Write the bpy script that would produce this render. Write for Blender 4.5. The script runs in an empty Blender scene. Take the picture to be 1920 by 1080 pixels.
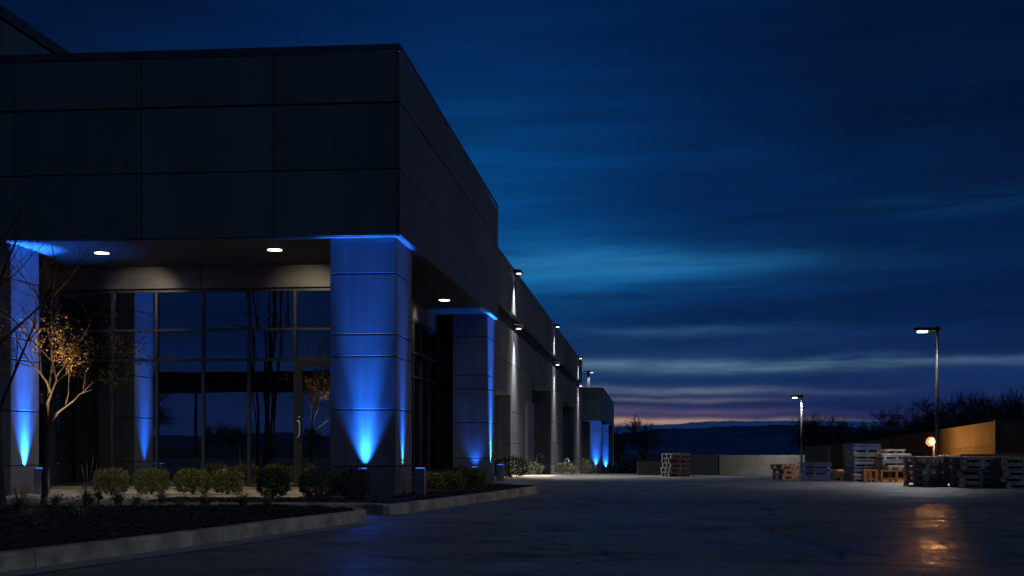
import bpy, bmesh, math, random
from mathutils import Vector, Matrix, noise
R = random.Random(7)
F = 2500.0; HZ = 832.0
TH = math.atan2(245, 2500); CS, SN = math.cos(TH), math.sin(TH)
CAM = Vector((3.995, -21.39, 1.0))
sc = bpy.context.scene
COL = sc.collection

# ---------------------------------------------------------------- survey helpers
def ray(px, py):
    u = (px-960)/F; v = (HZ-py)/F
    return Vector((u*CS-SN, u*SN+CS, v))
def on_x(px, py, x): r = ray(px, py); return CAM + r*((x-CAM.x)/r.x)
def on_y(px, py, y): r = ray(px, py); return CAM + r*((y-CAM.y)/r.y)
def at_d(px, py, d): return CAM + ray(px, py)*d
GP = [(42,0),(60,-.38),(80,-.81),(130,-1.9),(160,-2.3),(260,-2.7),(3000,-2.7)]
def gz(y):
    r = y-CAM.y
    if r <= 42: return 0.0
    for (a, za), (b, zb) in zip(GP, GP[1:]):
        if r <= b: return za+(zb-za)*(r-a)/(b-a)
    return GP[-1][1]
def gp(px, py, lift=0.0):
    r = ray(px, py); t = 3.0
    while t < 400:
        p = CAM + r*t
        if p.z <= gz(p.y)+lift: return p
        t += .02
    return CAM + r*t
def mirror_pt(px, py, yobj, yg=3.2):      # where a thing stands whose reflection is seen in the storefront
    r = ray(px, py); t = ((yg-CAM.y)+(yg-yobj))/r.y
    return Vector((CAM.x+r.x*t, yobj, CAM.z+r.z*t))

# ---------------------------------------------------------------- object helpers
def link(o, parent=None):
    COL.objects.link(o)
    if parent: o.parent = parent
    return o
def tag(o, label=None, cat=None, group=None, kind=None):
    if label: o['label'] = label
    if cat: o['category'] = cat
    if group: o['group'] = group
    if kind: o['kind'] = kind
    return o
def thing(name, label, cat, loc=(0,0,0), rz=0, group=None):
    o = bpy.data.objects.new(name, None); o.empty_display_size = .2
    link(o); o.location = loc; o.rotation_euler = (0,0,rz)
    return tag(o, label, cat, group)
class MB:
    def __init__(s): s.v = []; s.f = []; s.m = []
    def add(s, vs, fs, mi=0):
        n = len(s.v); s.v += [tuple(v) for v in vs]; s.f += [tuple(i+n for i in f) for f in fs]; s.m += [mi]*len(fs)
    def box(s, x0, x1, y0, y1, z0, z1, mi=0):
        s.add([(x0,y0,z0),(x1,y0,z0),(x1,y1,z0),(x0,y1,z0),(x0,y0,z1),(x1,y0,z1),(x1,y1,z1),(x0,y1,z1)],
              [(3,2,1,0),(4,5,6,7),(0,1,5,4),(1,2,6,5),(2,3,7,6),(3,0,4,7)], mi)
    def boxm(s, M, sx, sy, sz, mi=0):
        vs = [M @ Vector((a*sx/2, b*sy/2, c*sz/2)) for c in (-1,1) for a,b in ((-1,-1),(1,-1),(1,1),(-1,1))]
        s.add(vs, [(3,2,1,0),(4,5,6,7),(0,1,5,4),(1,2,6,5),(2,3,7,6),(3,0,4,7)], mi)
    def tube(s, pts, rads, k=8, cap=True, mi=0):
        pts = [Vector(p) for p in pts]; n0 = len(s.v); up = None
        for i, p in enumerate(pts):
            d = (pts[min(i+1, len(pts)-1)]-pts[max(i-1, 0)])
            if d.length < 1e-9: d = Vector((0,0,1))
            d.normalize()
            if up is None: up = Vector((1,0,0)) if abs(d.x) < .8 else Vector((0,1,0))
            a = d.cross(up).normalized(); b = d.cross(a).normalized(); up = b.cross(d)*1.0
            up = a.cross(d) if up.length < 1e-6 else up
            for j in range(k):
                t = 2*math.pi*j/k; q = p + (a*math.cos(t)+b*math.sin(t))*rads[i]; s.v.append(tuple(q))
        for i in range(len(pts)-1):
            for j in range(k):
                a0 = n0+i*k+j; a1 = n0+i*k+(j+1)%k
                s.f.append((a0,a1,a1+k,a0+k)); s.m.append(mi)
        if cap:
            s.f.append(tuple(n0+j for j in reversed(range(k)))); s.m.append(mi)
            s.f.append(tuple(n0+(len(pts)-1)*k+j for j in range(k))); s.m.append(mi)
    def build(s, name, mats, parent=None, bevel=0, smooth=False):
        me = bpy.data.meshes.new(name); me.from_pydata(s.v, [], s.f)
        if not isinstance(mats, (list, tuple)): mats = [mats]
        for m in mats: me.materials.append(m)
        if len(mats) > 1: me.polygons.foreach_set('material_index', s.m)
        if smooth: me.polygons.foreach_set('use_smooth', [True]*len(me.polygons))
        me.update()
        o = bpy.data.objects.new(name, me); link(o, parent)
        if bevel:
            b = o.modifiers.new('bevel', 'BEVEL'); b.width = bevel; b.segments = 2; b.limit_method = 'ANGLE'
        return o

# ---------------------------------------------------------------- materials
def newmat(name):
    m = bpy.data.materials.new(name); m.use_nodes = True
    nt = m.node_tree; nt.nodes.clear()
    out = nt.nodes.new('ShaderNodeOutputMaterial')
    return m, nt, out
def ramp(nt, pts, interp='LINEAR'):
    r = nt.nodes.new('ShaderNodeValToRGB'); r.color_ramp.interpolation = interp
    e = r.color_ramp.elements
    while len(e) < len(pts): e.new(.5)
    for i, (p, c) in enumerate(pts):
        e[i].position = p; e[i].color = (c[0], c[1], c[2], 1) if hasattr(c, '__len__') else (c, c, c, 1)
    return r
def surf(name, base, rough=.6, metal=0, var=.25, scale=3, bump=.1, bscale=40, stretch=(1,1,1), rvar=.1, spec=.5, haze=None, island=0, streak=0):
    m, nt, out = newmat(name); L = nt.links
    p = nt.nodes.new('ShaderNodeBsdfPrincipled'); L.new(p.outputs[0], out.inputs[0])
    tc = nt.nodes.new('ShaderNodeTexCoord'); mp = nt.nodes.new('ShaderNodeMapping'); L.new(tc.outputs['Object'], mp.inputs[0])
    mp.inputs['Scale'].default_value = stretch
    n = nt.nodes.new('ShaderNodeTexNoise'); n.inputs['Scale'].default_value = scale; n.inputs['Detail'].default_value = 6
    L.new(mp.outputs[0], n.inputs[0])
    r = ramp(nt, [(.3, [c*(1-var) for c in base]), (.7, [min(1, c*(1+var)) for c in base])]); L.new(n.outputs[0], r.inputs[0])
    colr = r.outputs[0]
    def mul(c, f):
        x = nt.nodes.new('ShaderNodeMix'); x.data_type = 'RGBA'; x.blend_type = 'MULTIPLY'; x.inputs[0].default_value = 1
        L.new(c, x.inputs[6]); L.new(f, x.inputs[7]); return x.outputs[2]
    if island:     # every panel / leaf / board its own slight tone
        g = nt.nodes.new('ShaderNodeNewGeometry'); ri = ramp(nt, [(0, 1-island), (1, 1+island)]); L.new(g.outputs['Random Per Island'], ri.inputs[0]); colr = mul(colr, ri.outputs[0])
    if streak:     # rain streaks running down
        ms = nt.nodes.new('ShaderNodeMapping'); ms.inputs['Scale'].default_value = (5, 5, .22); L.new(tc.outputs['Object'], ms.inputs[0])
        ns = nt.nodes.new('ShaderNodeTexNoise'); ns.inputs['Scale'].default_value = 1.3; ns.inputs['Detail'].default_value = 5; L.new(ms.outputs[0], ns.inputs[0])
        rs = ramp(nt, [(.35, 1-streak), (.6, 1+streak*.4)]); L.new(ns.outputs[0], rs.inputs[0]); colr = mul(colr, rs.outputs[0])
    L.new(colr, p.inputs['Base Color'])
    rr = nt.nodes.new('ShaderNodeMapRange'); rr.inputs[3].default_value = max(.02, rough-rvar); rr.inputs[4].default_value = min(1, rough+rvar)
    L.new(n.outputs[0], rr.inputs[0]); L.new(rr.outputs[0], p.inputs['Roughness'])
    p.inputs['Metallic'].default_value = metal; p.inputs['Specular IOR Level'].default_value = spec
    if haze:      # aerial haze painted on the hills as a faint emission
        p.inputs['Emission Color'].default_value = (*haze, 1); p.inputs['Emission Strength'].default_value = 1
    if bump:
        n2 = nt.nodes.new('ShaderNodeTexNoise'); n2.inputs['Scale'].default_value = bscale; n2.inputs['Detail'].default_value = 4
        L.new(mp.outputs[0], n2.inputs[0])
        b = nt.nodes.new('ShaderNodeBump'); b.inputs['Strength'].default_value = bump; b.inputs['Distance'].default_value = .02
        L.new(n2.outputs[0], b.inputs['Height']); L.new(b.outputs[0], p.inputs['Normal'])
    return m
def emit(name, col, s):
    m, nt, out = newmat(name); e = nt.nodes.new('ShaderNodeEmission')
    e.inputs[0].default_value = (*col, 1); e.inputs[1].default_value = s; nt.links.new(e.outputs[0], out.inputs[0]); return m
def glassmat(name, tint=.42, rough=.004):
    m, nt, out = newmat(name); L = nt.links
    g = nt.nodes.new('ShaderNodeBsdfGlossy'); g.inputs[0].default_value = (tint*.8, tint*.92, tint, 1); g.inputs['Roughness'].default_value = rough
    d = nt.nodes.new('ShaderNodeBsdfDiffuse'); d.inputs[0].default_value = (.004,.005,.007,1)
    a = nt.nodes.new('ShaderNodeAddShader'); L.new(g.outputs[0], a.inputs[0]); L.new(d.outputs[0], a.inputs[1])
    tc = nt.nodes.new('ShaderNodeTexCoord'); n = nt.nodes.new('ShaderNodeTexNoise'); n.inputs['Scale'].default_value = .7; n.inputs['Detail'].default_value = 1
    L.new(tc.outputs['Object'], n.inputs[0]); b = nt.nodes.new('ShaderNodeBump'); b.inputs['Strength'].default_value = .07; b.inputs['Distance'].default_value = .02
    L.new(n.outputs[0], b.inputs['Height']); L.new(b.outputs[0], g.inputs['Normal']); L.new(a.outputs[0], out.inputs[0])
    return m

M = {}
M['panel'] = surf('sky_tinted_panel', (.085,.15,.175), .42, 0, .15, .7, .06, 9, (1,1,.35), .08, .5, island=.12, streak=.10)  # cladding with the blue of the sky light mixed into its base colour
M['panel2'] = surf('side_toned_panel', (.088,.118,.148), .55, 0, .15, .7, .06, 9, (1,1,.35), .08, .4, island=.12, streak=.12)  # same cladding, base colour greyed to imitate light on the side face
M['column'] = surf('column_panel', (.19,.205,.25), .6, 0, .16, 1.6, 0, 26, (1,1,1), .1, .35, island=.06, streak=.12)
M['conc_panel'] = surf('concrete_panel', (.13,.145,.175), .75, 0, .2, .6, .1, 12, (1,.6,1.2), .08, .3, island=.16, streak=.3)
M['band'] = surf('dark_band', (.02,.021,.024), .75, 0, .2, 2, .1, 12)
M['gap'] = surf('joint_dark', (.01,.01,.012), .9, 0, .2, 3, 0)  # near-black colour for joints, backing and interior wall
M['soffit'] = surf('soffit_board', (.045,.045,.05), .7, 0, .15, 1.2, .1, 20)
M['fascia'] = surf('fascia_metal', (.17,.165,.16), .42, .3, .25, 2.0, .25, 3.0, (1,1,3), .12)
M['mullion'] = surf('mullion_metal', (.075,.085,.10), .4, .5, .15, 5, .05, 30)
M['coping'] = surf('coping_metal', (.10,.11,.14), .4, .6, .12, 2, .05, 10)
M['steel'] = surf('brushed_steel', (.42,.43,.45), .35, .85, .15, 6, .15, 60, (1,1,.2))
M['chrome'] = surf('handle_steel', (.75,.75,.72), .4, .3, .05, 6, 0)
M['glass'] = glassmat('reflective_glass', .43)
M['dglass'] = glassmat('dark_glass', .3, .02)
M['black'] = surf('black_metal', (.02,.02,.022), .45, .4, .2, 6, .05, 40)
M['pole'] = surf('pole_metal', (.09,.09,.095), .35, .7, .15, 6, .05, 40)
M['curb'] = surf('curb_concrete', (.60,.52,.40), .8, 0, .5, 3.2, .5, 45)
M['gutter'] = surf('gutter_concrete', (.34,.35,.36), .7, 0, .3, 3.5, .4, 40)
M['walk'] = surf('walk_concrete', (.46,.40,.33), .75, 0, .2, 2.2, .3, 50)
M['mulch'] = surf('mulch_bed', (.04,.03,.024), .95, 0, .6, 22, 1.0, 60)
M['chip'] = surf('mulch_chip', (.09,.065,.045), .9, 0, .5, 30, .2, 60)
M['bark'] = surf('tree_bark', (.085,.065,.05), .85, 0, .35, 14, .6, 50, (1,1,.3))
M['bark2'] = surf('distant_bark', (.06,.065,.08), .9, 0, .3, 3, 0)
M['shrub'] = surf('shrub_leaf', (.26,.27,.09), .55, 0, .45, 26, 0, spec=.5, island=.6)
M['shrub2'] = surf('shrub_leaf_dark', (.11,.15,.07), .55, 0, .45, 26, 0, spec=.5, island=.6)
M['shrub3'] = surf('plant_leaf', (.045,.06,.025), .6, 0, .4, 20, 0, island=.5)
M['grassb'] = surf('grass_blade', (.30,.34,.16), .6, 0, .4, 14, 0)
M['dryb'] = surf('dry_blade', (.5,.42,.26), .7, 0, .3, 14, 0)
M['autumn'] = surf('autumn_leaf', (.58,.37,.12), .6, 0, .4, 18, 0, island=.5)
M['wood'] = surf('pallet_wood', (.46,.39,.31), .8, 0, .4, 7, .3, 40, (1,.3,1), island=.35)
M['wood2'] = surf('grey_pallet_wood', (.33,.32,.31), .85, 0, .4, 7, .3, 40, (1,.3,1), island=.35)
M['wood3'] = surf('dark_pallet_wood', (.13,.13,.13), .85, 0, .5, 7, .3, 40, (1,.3,1), island=.6)
M['orange'] = surf('orange_steel', (.34,.14,.02), .5, .1, .3, 8, .1, 40)
M['white'] = surf('pale_sheet', (.78,.74,.66), .55, 0, .15, 6, .1, 30)
M['greysheet'] = surf('grey_sheet', (.26,.27,.30), .5, 0, .25, 5, .1, 30)
M['bluesheet'] = surf('blue_wrap', (.12,.17,.34), .35, 0, .3, 5, .3, 12)
M['block2'] = surf('brown_wall_block', (.045,.038,.031), .9, 0, .35, 1.1, .4, 14, island=.2, streak=.25)
M['block'] = surf('yard_wall_concrete', (.20,.18,.145), .85, 0, .22, 1.6, .3, 22)
M['field'] = surf('field_soil', (.02,.035,.05), .95, 0, .4, .12, .4, 2)
M['hill1'] = surf('near_hill_woods_haze', (.02,.05,.12), 1, 0, .7, .02, 0, spec=0, haze=(.0002,.0022,.012))  # woods colour shifted to blue as painted haze, plus a faint glow
M['hill2'] = surf('far_hill_haze', (.05,.085,.16), 1, 0, .15, .01, 0, spec=0, haze=(.003,.020,.075))  # far ridge haze put into the material as emission
M['warm_e'] = emit('warm_lens', (1,.86,.62), 14)
M['cool_e'] = emit('cool_lens', (.92,.96,1), 7)
M['amber_e'] = emit('amber_bulb', (1,.62,.25), 60)
M['amber_d'] = emit('amber_glare', (1,.30,.045), 1.5)  # glow colour that imitates orange glare, not a lamp of its own
M['blue_e'] = emit('blue_lens', (.05,.25,1), 1.5)
def asphalt():
    m, nt, out = newmat('wet_asphalt'); L = nt.links
    p = nt.nodes.new('ShaderNodeBsdfPrincipled'); L.new(p.outputs[0], out.inputs[0])
    tc = nt.nodes.new('ShaderNodeTexCoord')
    def nz(scale, st=(1,1,1), det=8, rough=.6):
        mp = nt.nodes.new('ShaderNodeMapping'); mp.inputs['Scale'].default_value = st; L.new(tc.outputs['Object'], mp.inputs[0])
        n = nt.nodes.new('ShaderNodeTexNoise'); n.inputs['Scale'].default_value = scale; n.inputs['Detail'].default_value = det; n.inputs['Roughness'].default_value = rough
        L.new(mp.outputs[0], n.inputs[0]); return n
    big = nz(.22, (.55,1,1)); agg = nz(34, (1,1,1), 4, .75); med = nz(2.2, (.8,1.2,1), 7); rut = nz(.35, (.6,1.3,1), 5)
    c1 = ramp(nt, [(.35,(.13,.135,.14)),(.65,(.27,.275,.28))]); L.new(big.outputs[0], c1.inputs[0])
    c2 = ramp(nt, [(.36,(.35,.35,.35)),(.64,(1.6,1.6,1.6))]); L.new(agg.outputs[0], c2.inputs[0])
    mx = nt.nodes.new('ShaderNodeMix'); mx.data_type = 'RGBA'; mx.blend_type = 'MULTIPLY'; mx.inputs[0].default_value = 1
    L.new(c1.outputs[0], mx.inputs[6]); L.new(c2.outputs[0], mx.inputs[7])
    # cracks, and tar-dark stains
    wv = nt.nodes.new('ShaderNodeTexNoise'); wv.inputs['Scale'].default_value = 1.1; wv.inputs['Detail'].default_value = 5; L.new(tc.outputs['Object'], wv.inputs[0])
    av = nt.nodes.new('ShaderNodeMix'); av.data_type = 'RGBA'; av.blend_type = 'LINEAR_LIGHT'; av.inputs[0].default_value = .35; L.new(tc.outputs['Object'], av.inputs[6]); L.new(wv.outputs['Color'], av.inputs[7])
    vo = nt.nodes.new('ShaderNodeTexVoronoi'); vo.feature = 'DISTANCE_TO_EDGE'; vo.inputs['Scale'].default_value = .27; L.new(av.outputs[2], vo.inputs[0])
    cr = ramp(nt, [(0,.25),(.004,.35),(.010,1)]); L.new(vo.outputs[0], cr.inputs[0])
    st = nz(.8, (1,1,1), 8, .7); sr = ramp(nt, [(.36,.42),(.47,1),(.6,1.1),(.68,1.45)]); L.new(st.outputs[0], sr.inputs[0])
    m2 = nt.nodes.new('ShaderNodeMix'); m2.data_type = 'RGBA'; m2.blend_type = 'MULTIPLY'; m2.inputs[0].default_value = 1; L.new(mx.outputs[2], m2.inputs[6]); L.new(cr.outputs[0], m2.inputs[7])
    m3 = nt.nodes.new('ShaderNodeMix'); m3.data_type = 'RGBA'; m3.blend_type = 'MULTIPLY'; m3.inputs[0].default_value = 1; L.new(m2.outputs[2], m3.inputs[6]); L.new(sr.outputs[0], m3.inputs[7])
    L.new(m3.outputs[2], p.inputs['Base Color'])
    ad = nt.nodes.new('ShaderNodeMath'); ad.operation = 'ADD'; L.new(med.outputs[0], ad.inputs[0]); L.new(rut.outputs[0], ad.inputs[1])
    rr = nt.nodes.new('ShaderNodeMapRange'); rr.inputs[1].default_value = .78; rr.inputs[2].default_value = 1.22
    rr.inputs[3].default_value = .28; rr.inputs[4].default_value = .66; L.new(ad.outputs[0], rr.inputs[0]); L.new(rr.outputs[0], p.inputs['Roughness'])
    p.inputs['Specular IOR Level'].default_value = .95
    b = nt.nodes.new('ShaderNodeBump'); b.inputs['Strength'].default_value = .8; b.inputs['Distance'].default_value = .012; L.new(agg.outputs[0], b.inputs['Height'])
    b2 = nt.nodes.new('ShaderNodeBump'); b2.inputs['Strength'].default_value = .35; b2.inputs['Distance'].default_value = .02; L.new(med.outputs[0], b2.inputs['Height'])
    L.new(b.outputs[0], b2.inputs['Normal']); L.new(b2.outputs[0], p.inputs['Normal'])
    return m
M['asphalt'] = asphalt()

# ---------------------------------------------------------------- world
W = bpy.data.worlds.new('World'); sc.world = W; W.use_nodes = True
nt = W.node_tree; nt.nodes.clear(); L = nt.links
wo = nt.nodes.new('ShaderNodeOutputWorld'); bg = nt.nodes.new('ShaderNodeBackground'); L.new(bg.outputs[0], wo.inputs[0])
tc = nt.nodes.new('ShaderNodeTexCoord'); sx = nt.nodes.new('ShaderNodeSeparateXYZ'); L.new(tc.outputs['Generated'], sx.inputs[0])
def mth(op, a=None, b=None, c=None, clamp=False):
    n = nt.nodes.new('ShaderNodeMath'); n.operation = op; n.use_clamp = clamp
    for i, v in enumerate((a, b, c)):
        if v is None: continue
        if isinstance(v, (int, float)): n.inputs[i].default_value = v
        else: L.new(v, n.inputs[i])
    return n.outputs[0]
az = mth('ARCTAN2', sx.outputs[0], sx.outputs[1])        # 0 = along the building, + = right
el = mth('MAXIMUM', sx.outputs[2], -.02)
def srgb(r, g, b):
    f = lambda c: (c/255/12.92 if c/255 <= .04045 else ((c/255+.055)/1.055)**2.4)
    return (f(r), f(g), f(b))
def wramp(pts, fac, interp='LINEAR'):
    r = ramp(nt, pts, interp); L.new(fac, r.inputs[0]); return r.outputs[0]
def wmix(a, b, f, mode='MIX'):
    n = nt.nodes.new('ShaderNodeMix'); n.data_type = 'RGBA'; n.blend_type = mode; n.clamp_factor = True
    for i, v in ((0, f), (6, a), (7, b)):
        if isinstance(v, (int, float)): n.inputs[i].default_value = v
        elif isinstance(v, tuple): n.inputs[i].default_value = (*v, 1)
        else: L.new(v, n.inputs[i])
    return n.outputs[2]
e2 = mth('MULTIPLY', el, 2.0)   # ramp runs to z = .5
warpv = nt.nodes.new('ShaderNodeCombineXYZ'); L.new(mth('MULTIPLY', az, 3.0), warpv.inputs[0]); L.new(mth('MULTIPLY', el, 9.0), warpv.inputs[1])
wn = nt.nodes.new('ShaderNodeTexNoise'); wn.inputs['Scale'].default_value = 2.2; wn.inputs['Detail'].default_value = 4; L.new(warpv.outputs[0], wn.inputs[0])
elw = mth('ADD', el, mth('MULTIPLY', mth('SUBTRACT', wn.outputs[0], .5), .020))
def K(py): return max(0, (HZ-py)/F*2)
def kr(l, fac): return wramp([(K(p), srgb(*c)) for p, c in l], fac)
lft = kr([(832,(44,48,84)),(790,(36,46,84)),(745,(26,44,88)),(690,(16,50,100)),(600,(3,46,96)),(450,(0,48,102)),(300,(0,42,94)),(100,(0,33,82)),(-160,(0,26,66)),(-400,(0,18,48))], mth('MULTIPLY', elw, 2))
rgt = kr([(832,(24,42,92)),(780,(22,44,98)),(690,(13,42,92)),(600,(2,31,78)),(450,(0,30,72)),(300,(0,23,60)),(100,(0,19,52)),(-160,(0,14,40)),(-400,(0,10,30))], mth('MULTIPLY', elw, 2))
side = wramp([(0,0),(.35,.12),(.72,.9),(1,1)], mth('SUBTRACT', 1.0, mth('MULTIPLY', mth('ABSOLUTE', mth('ADD', az, .13)), 2.3), clamp=True))
base = wmix(rgt, lft, side)
cv = nt.nodes.new('ShaderNodeCombineXYZ')
L.new(mth('MULTIPLY', az, 2.4), cv.inputs[0]); L.new(mth('ADD', mth('MULTIPLY', el, 26.0), mth('MULTIPLY', az, -.5)), cv.inputs[1])
def wnoise(scale, det, dist, off):
    mp = nt.nodes.new('ShaderNodeMapping'); mp.inputs['Location'].default_value = off; L.new(cv.outputs[0], mp.inputs[0])
    n = nt.nodes.new('ShaderNodeTexNoise'); n.inputs['Scale'].default_value = scale; n.inputs['Detail'].default_value = det
    n.inputs['Distortion'].default_value = dist; n.inputs['Roughness'].default_value = .58; L.new(mp.outputs[0], n.inputs[0]); return n.outputs[0]
n1 = wnoise(1.1, 7, .3, (3.1,1.7,0)); n2 = wnoise(2.6, 8, .35, (7.3,4.2,1))
s1 = wramp([(.36,0),(.60,1)], n1); s2 = wramp([(.36,.03),(.60,1)], n2)
base = wmix(base, wmix(base, (.45,.55,.66), 1.0, 'MULTIPLY'), mth('MULTIPLY', mth('SUBTRACT', 1.0, s1), .62))
def cloud(px, py, sx_, sy_, col, k, tex=s2):
    global base
    a = mth('DIVIDE', mth('ADD', az, -(px-1205)/F), sx_/F); b_ = mth('DIVIDE', mth('ADD', elw, -(HZ-py)/F), sy_/F)
    g = mth('POWER', 2.718, mth('MULTIPLY', mth('ADD', mth('MULTIPLY', a, a), mth('MULTIPLY', b_, b_)), -1.0))
    f = mth('MULTIPLY', g, k) if tex is None else mth('MULTIPLY', mth('MULTIPLY', g, k), tex)
    base = wmix(base, srgb(*col), f)
cloud(900, 430, 240, 240, (0,80,148), .5, None)
cloud(1000, 515, 330, 60, (18,104,170), .75)
cloud(1120, 500, 330, 22, (36,112,168), .75)
cloud(1500, 600, 500, 34, (0,24,64), .75, s1)
cloud(1350, 405, 260, 60, (0,26,70), .6, s1)
cloud(1860, 405, 220, 16, (14,72,128), .5)
cloud(1300, 622, 180, 9, (48,92,142), .6)
cloud(1240, 655, 300, 24, (30,58,108), .5)
cloud(1280, 688, 400, 11, (92,126,154), .85)
cloud(1720, 684, 420, 8, (66,96,134), .65)
cloud(1240, 733, 300, 8, (104,116,142), .65)
cloud(1270, 752, 170, 5, (112,112,136), .55)
cloud(1230, 775, 260, 8, (112,88,122), .7)
cloud(1210, 795, 280, 7, (186,146,126), .8, None)
cloud(1420, 800, 200, 5, (100,84,108), .5, None)
cv3 = nt.nodes.new('ShaderNodeCombineXYZ'); L.new(mth('MULTIPLY', az, 5.0), cv3.inputs[0]); L.new(mth('ADD', mth('MULTIPLY', el, 75.0), mth('MULTIPLY', az, -2.0)), cv3.inputs[1])
n3 = nt.nodes.new('ShaderNodeTexNoise'); n3.inputs['Scale'].default_value = 1.0; n3.inputs['Detail'].default_value = 7; n3.inputs['Roughness'].default_value = .6; n3.inputs['Distortion'].default_value = .5; L.new(cv3.outputs[0], n3.inputs[0])
wis = wramp([(.30,.72),(.5,1.0),(.68,1.32)], n3.outputs[0])
base = wmix(base, wis, wramp([(0,.8),(.4,.75),(.65,.25),(1,.1)], mth('MULTIPLY', el, 2)), 'MULTIPLY')
sky = nt.nodes.new('ShaderNodeTexSky'); sky.sky_type = 'NISHITA'; sky.sun_disc = False
SUN_EL, SUN_AZ = 42.0, 118.0      # weak residual light from the right
sky.sun_elevation = math.radians(SUN_EL); sky.sun_rotation = math.radians(SUN_AZ)
base = wmix(base, (1.0,.99,.96), 1.0, 'MULTIPLY')
tot = wmix(base, wmix(sky.outputs[0], (.0006,.0006,.0006), 1.0, 'MULTIPLY'), 1.0, 'ADD')
L.new(tot, bg.inputs[0]); bg.inputs[1].default_value = 1.0

# ---------------------------------------------------------------- camera, sun
cam = bpy.data.cameras.new('camera'); co = bpy.data.objects.new('camera', cam); COL.objects.link(co)
co.location = CAM; co.rotation_euler = (math.pi/2, 0, TH)
cam.sensor_width = 36; cam.lens = F/1920*36; cam.shift_y = (HZ-540)/1920; cam.clip_end = 6000; cam.clip_start = .1
sc.camera = co
sl = bpy.data.lights.new('sun', 'SUN'); sl.energy = .17; sl.angle = math.radians(30); sl.color = (.74,.82,1)
so = bpy.data.objects.new('sun', sl); COL.objects.link(so)
sd = Vector((math.sin(math.radians(SUN_AZ))*math.cos(math.radians(SUN_EL)), math.cos(math.radians(SUN_AZ))*math.cos(math.radians(SUN_EL)), math.sin(math.radians(SUN_EL))))
so.rotation_euler = sd.to_track_quat('Z', 'Y').to_euler()
def spot(parent, loc, direction, power, col, half, blend=.6, size=.03, name='lamp_beam'):
    l = bpy.data.lights.new(name, 'SPOT'); l.energy = power; l.color = col; l.spot_size = math.radians(half*2); l.spot_blend = blend; l.shadow_soft_size = size
    o = bpy.data.objects.new(name, l); link(o, parent); o.location = loc
    o.rotation_euler = (-Vector(direction)).to_track_quat('Z', 'Y').to_euler(); return o
def point(parent, loc, power, col, size=.05, name='lamp_glow'):
    l = bpy.data.lights.new(name, 'POINT'); l.energy = power; l.color = col; l.shadow_soft_size = size
    o = bpy.data.objects.new(name, l); link(o, parent); o.location = loc; return o
BLUE = (.020,.185,1.0); WARM = (1,.82,.58); COOL = (.95,.97,1)

# ---------------------------------------------------------------- terrain
def sheet(name, xs, ys, zoff, mat, kind='structure', amp=0):
    b = MB(); nx = len(xs); vs = [(x, y, gz(y)+zoff+(amp*noise.noise(Vector((x*.05,y*.05,0))) if amp else 0)) for y in ys for x in xs]
    b.add(vs, [(j*nx+i, j*nx+i+1, (j+1)*nx+i+1, (j+1)*nx+i) for j in range(len(ys)-1) for i in range(nx-1)])
    return tag(b.build(name, mat, smooth=True), kind=kind)
yk = [CAM.y+a for a, _ in GP[:-1]]
sheet('ground', [-2500,-300,-60,0,60,300,2500], [-2500,-300,-60,0,15]+yk+[600,2600], -.004, M['field'])
sheet('parking_lot', [-45,-20,0,20,45], [-62,-40,-20,-10,0,10]+yk[:3]+[CAM.y+91], 0, M['asphalt'])
sheet('concrete_apron', [-.1,.6,1.3], [9.5]+yk[:3]+[CAM.y+90], .010, M['walk'])

def hill(name, d, pts, depth, mat, seed, jag, step):
    b = MB(); xs = []; px = pts[0][0]
    while px <= pts[-1][0]: xs.append(px); px += step
    rows = []
    for px in xs:
        for (a, ya), (c, yc) in zip(pts, pts[1:]):
            if a <= px <= c: t = (px-a)/(c-a); t = t*t*(3-2*t); py = ya+(yc-ya)*t; break
        p = at_d(px, py, d); j = jag*(abs(noise.noise(Vector((px*.11,seed,0))))+.7*abs(noise.noise(Vector((px*.37,seed,3)))))
        rows.append((p, j))
    n = len(rows); fx = ray(960,HZ)
    vs = []
    for k, (fd, fz) in enumerate(((-depth, 0), (-depth*.5, .62), (-depth*.2, .9), (0, 1), (depth*.8, .6))):
        for p, j in rows:
            z = -3+(p.z+3)*fz + (j if k in (2,3) else 0)
            vs.append((p.x+fx.x*fd, p.y+fx.y*fd, z))
    b.add(vs, [(k*n+i, k*n+i+1, (k+1)*n+i+1, (k+1)*n+i) for k in range(4) for i in range(n-1)])
    return tag(b.build(name, mat, smooth=True), kind='structure')
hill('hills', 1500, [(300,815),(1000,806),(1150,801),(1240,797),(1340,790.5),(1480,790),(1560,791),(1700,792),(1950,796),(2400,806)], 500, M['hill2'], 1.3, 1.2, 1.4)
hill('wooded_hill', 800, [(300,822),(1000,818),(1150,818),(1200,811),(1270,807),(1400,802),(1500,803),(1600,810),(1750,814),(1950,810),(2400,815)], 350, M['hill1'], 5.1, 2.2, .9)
# low hills on the horizon behind the camera, mirrored in the storefront glass
b = MB(); vs = []; n = 120
for k, (dy, fz) in enumerate(((0,0),(-60,.7),(-120,1))):
    for i in range(n):
        x = -700+i*11; vs.append((x, -560+dy, -1+fz*(7+3.5*noise.noise(Vector((x*.004,2,0)))+1.2*abs(noise.noise(Vector((x*.09,5,0)))))))
b.add(vs, [(k*n+i, (k+1)*n+i, (k+1)*n+i+1, k*n+i+1) for k in range(2) for i in range(n-1)])
tag(b.build('terrain', M['hill1'], smooth=True), kind='structure')

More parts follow.
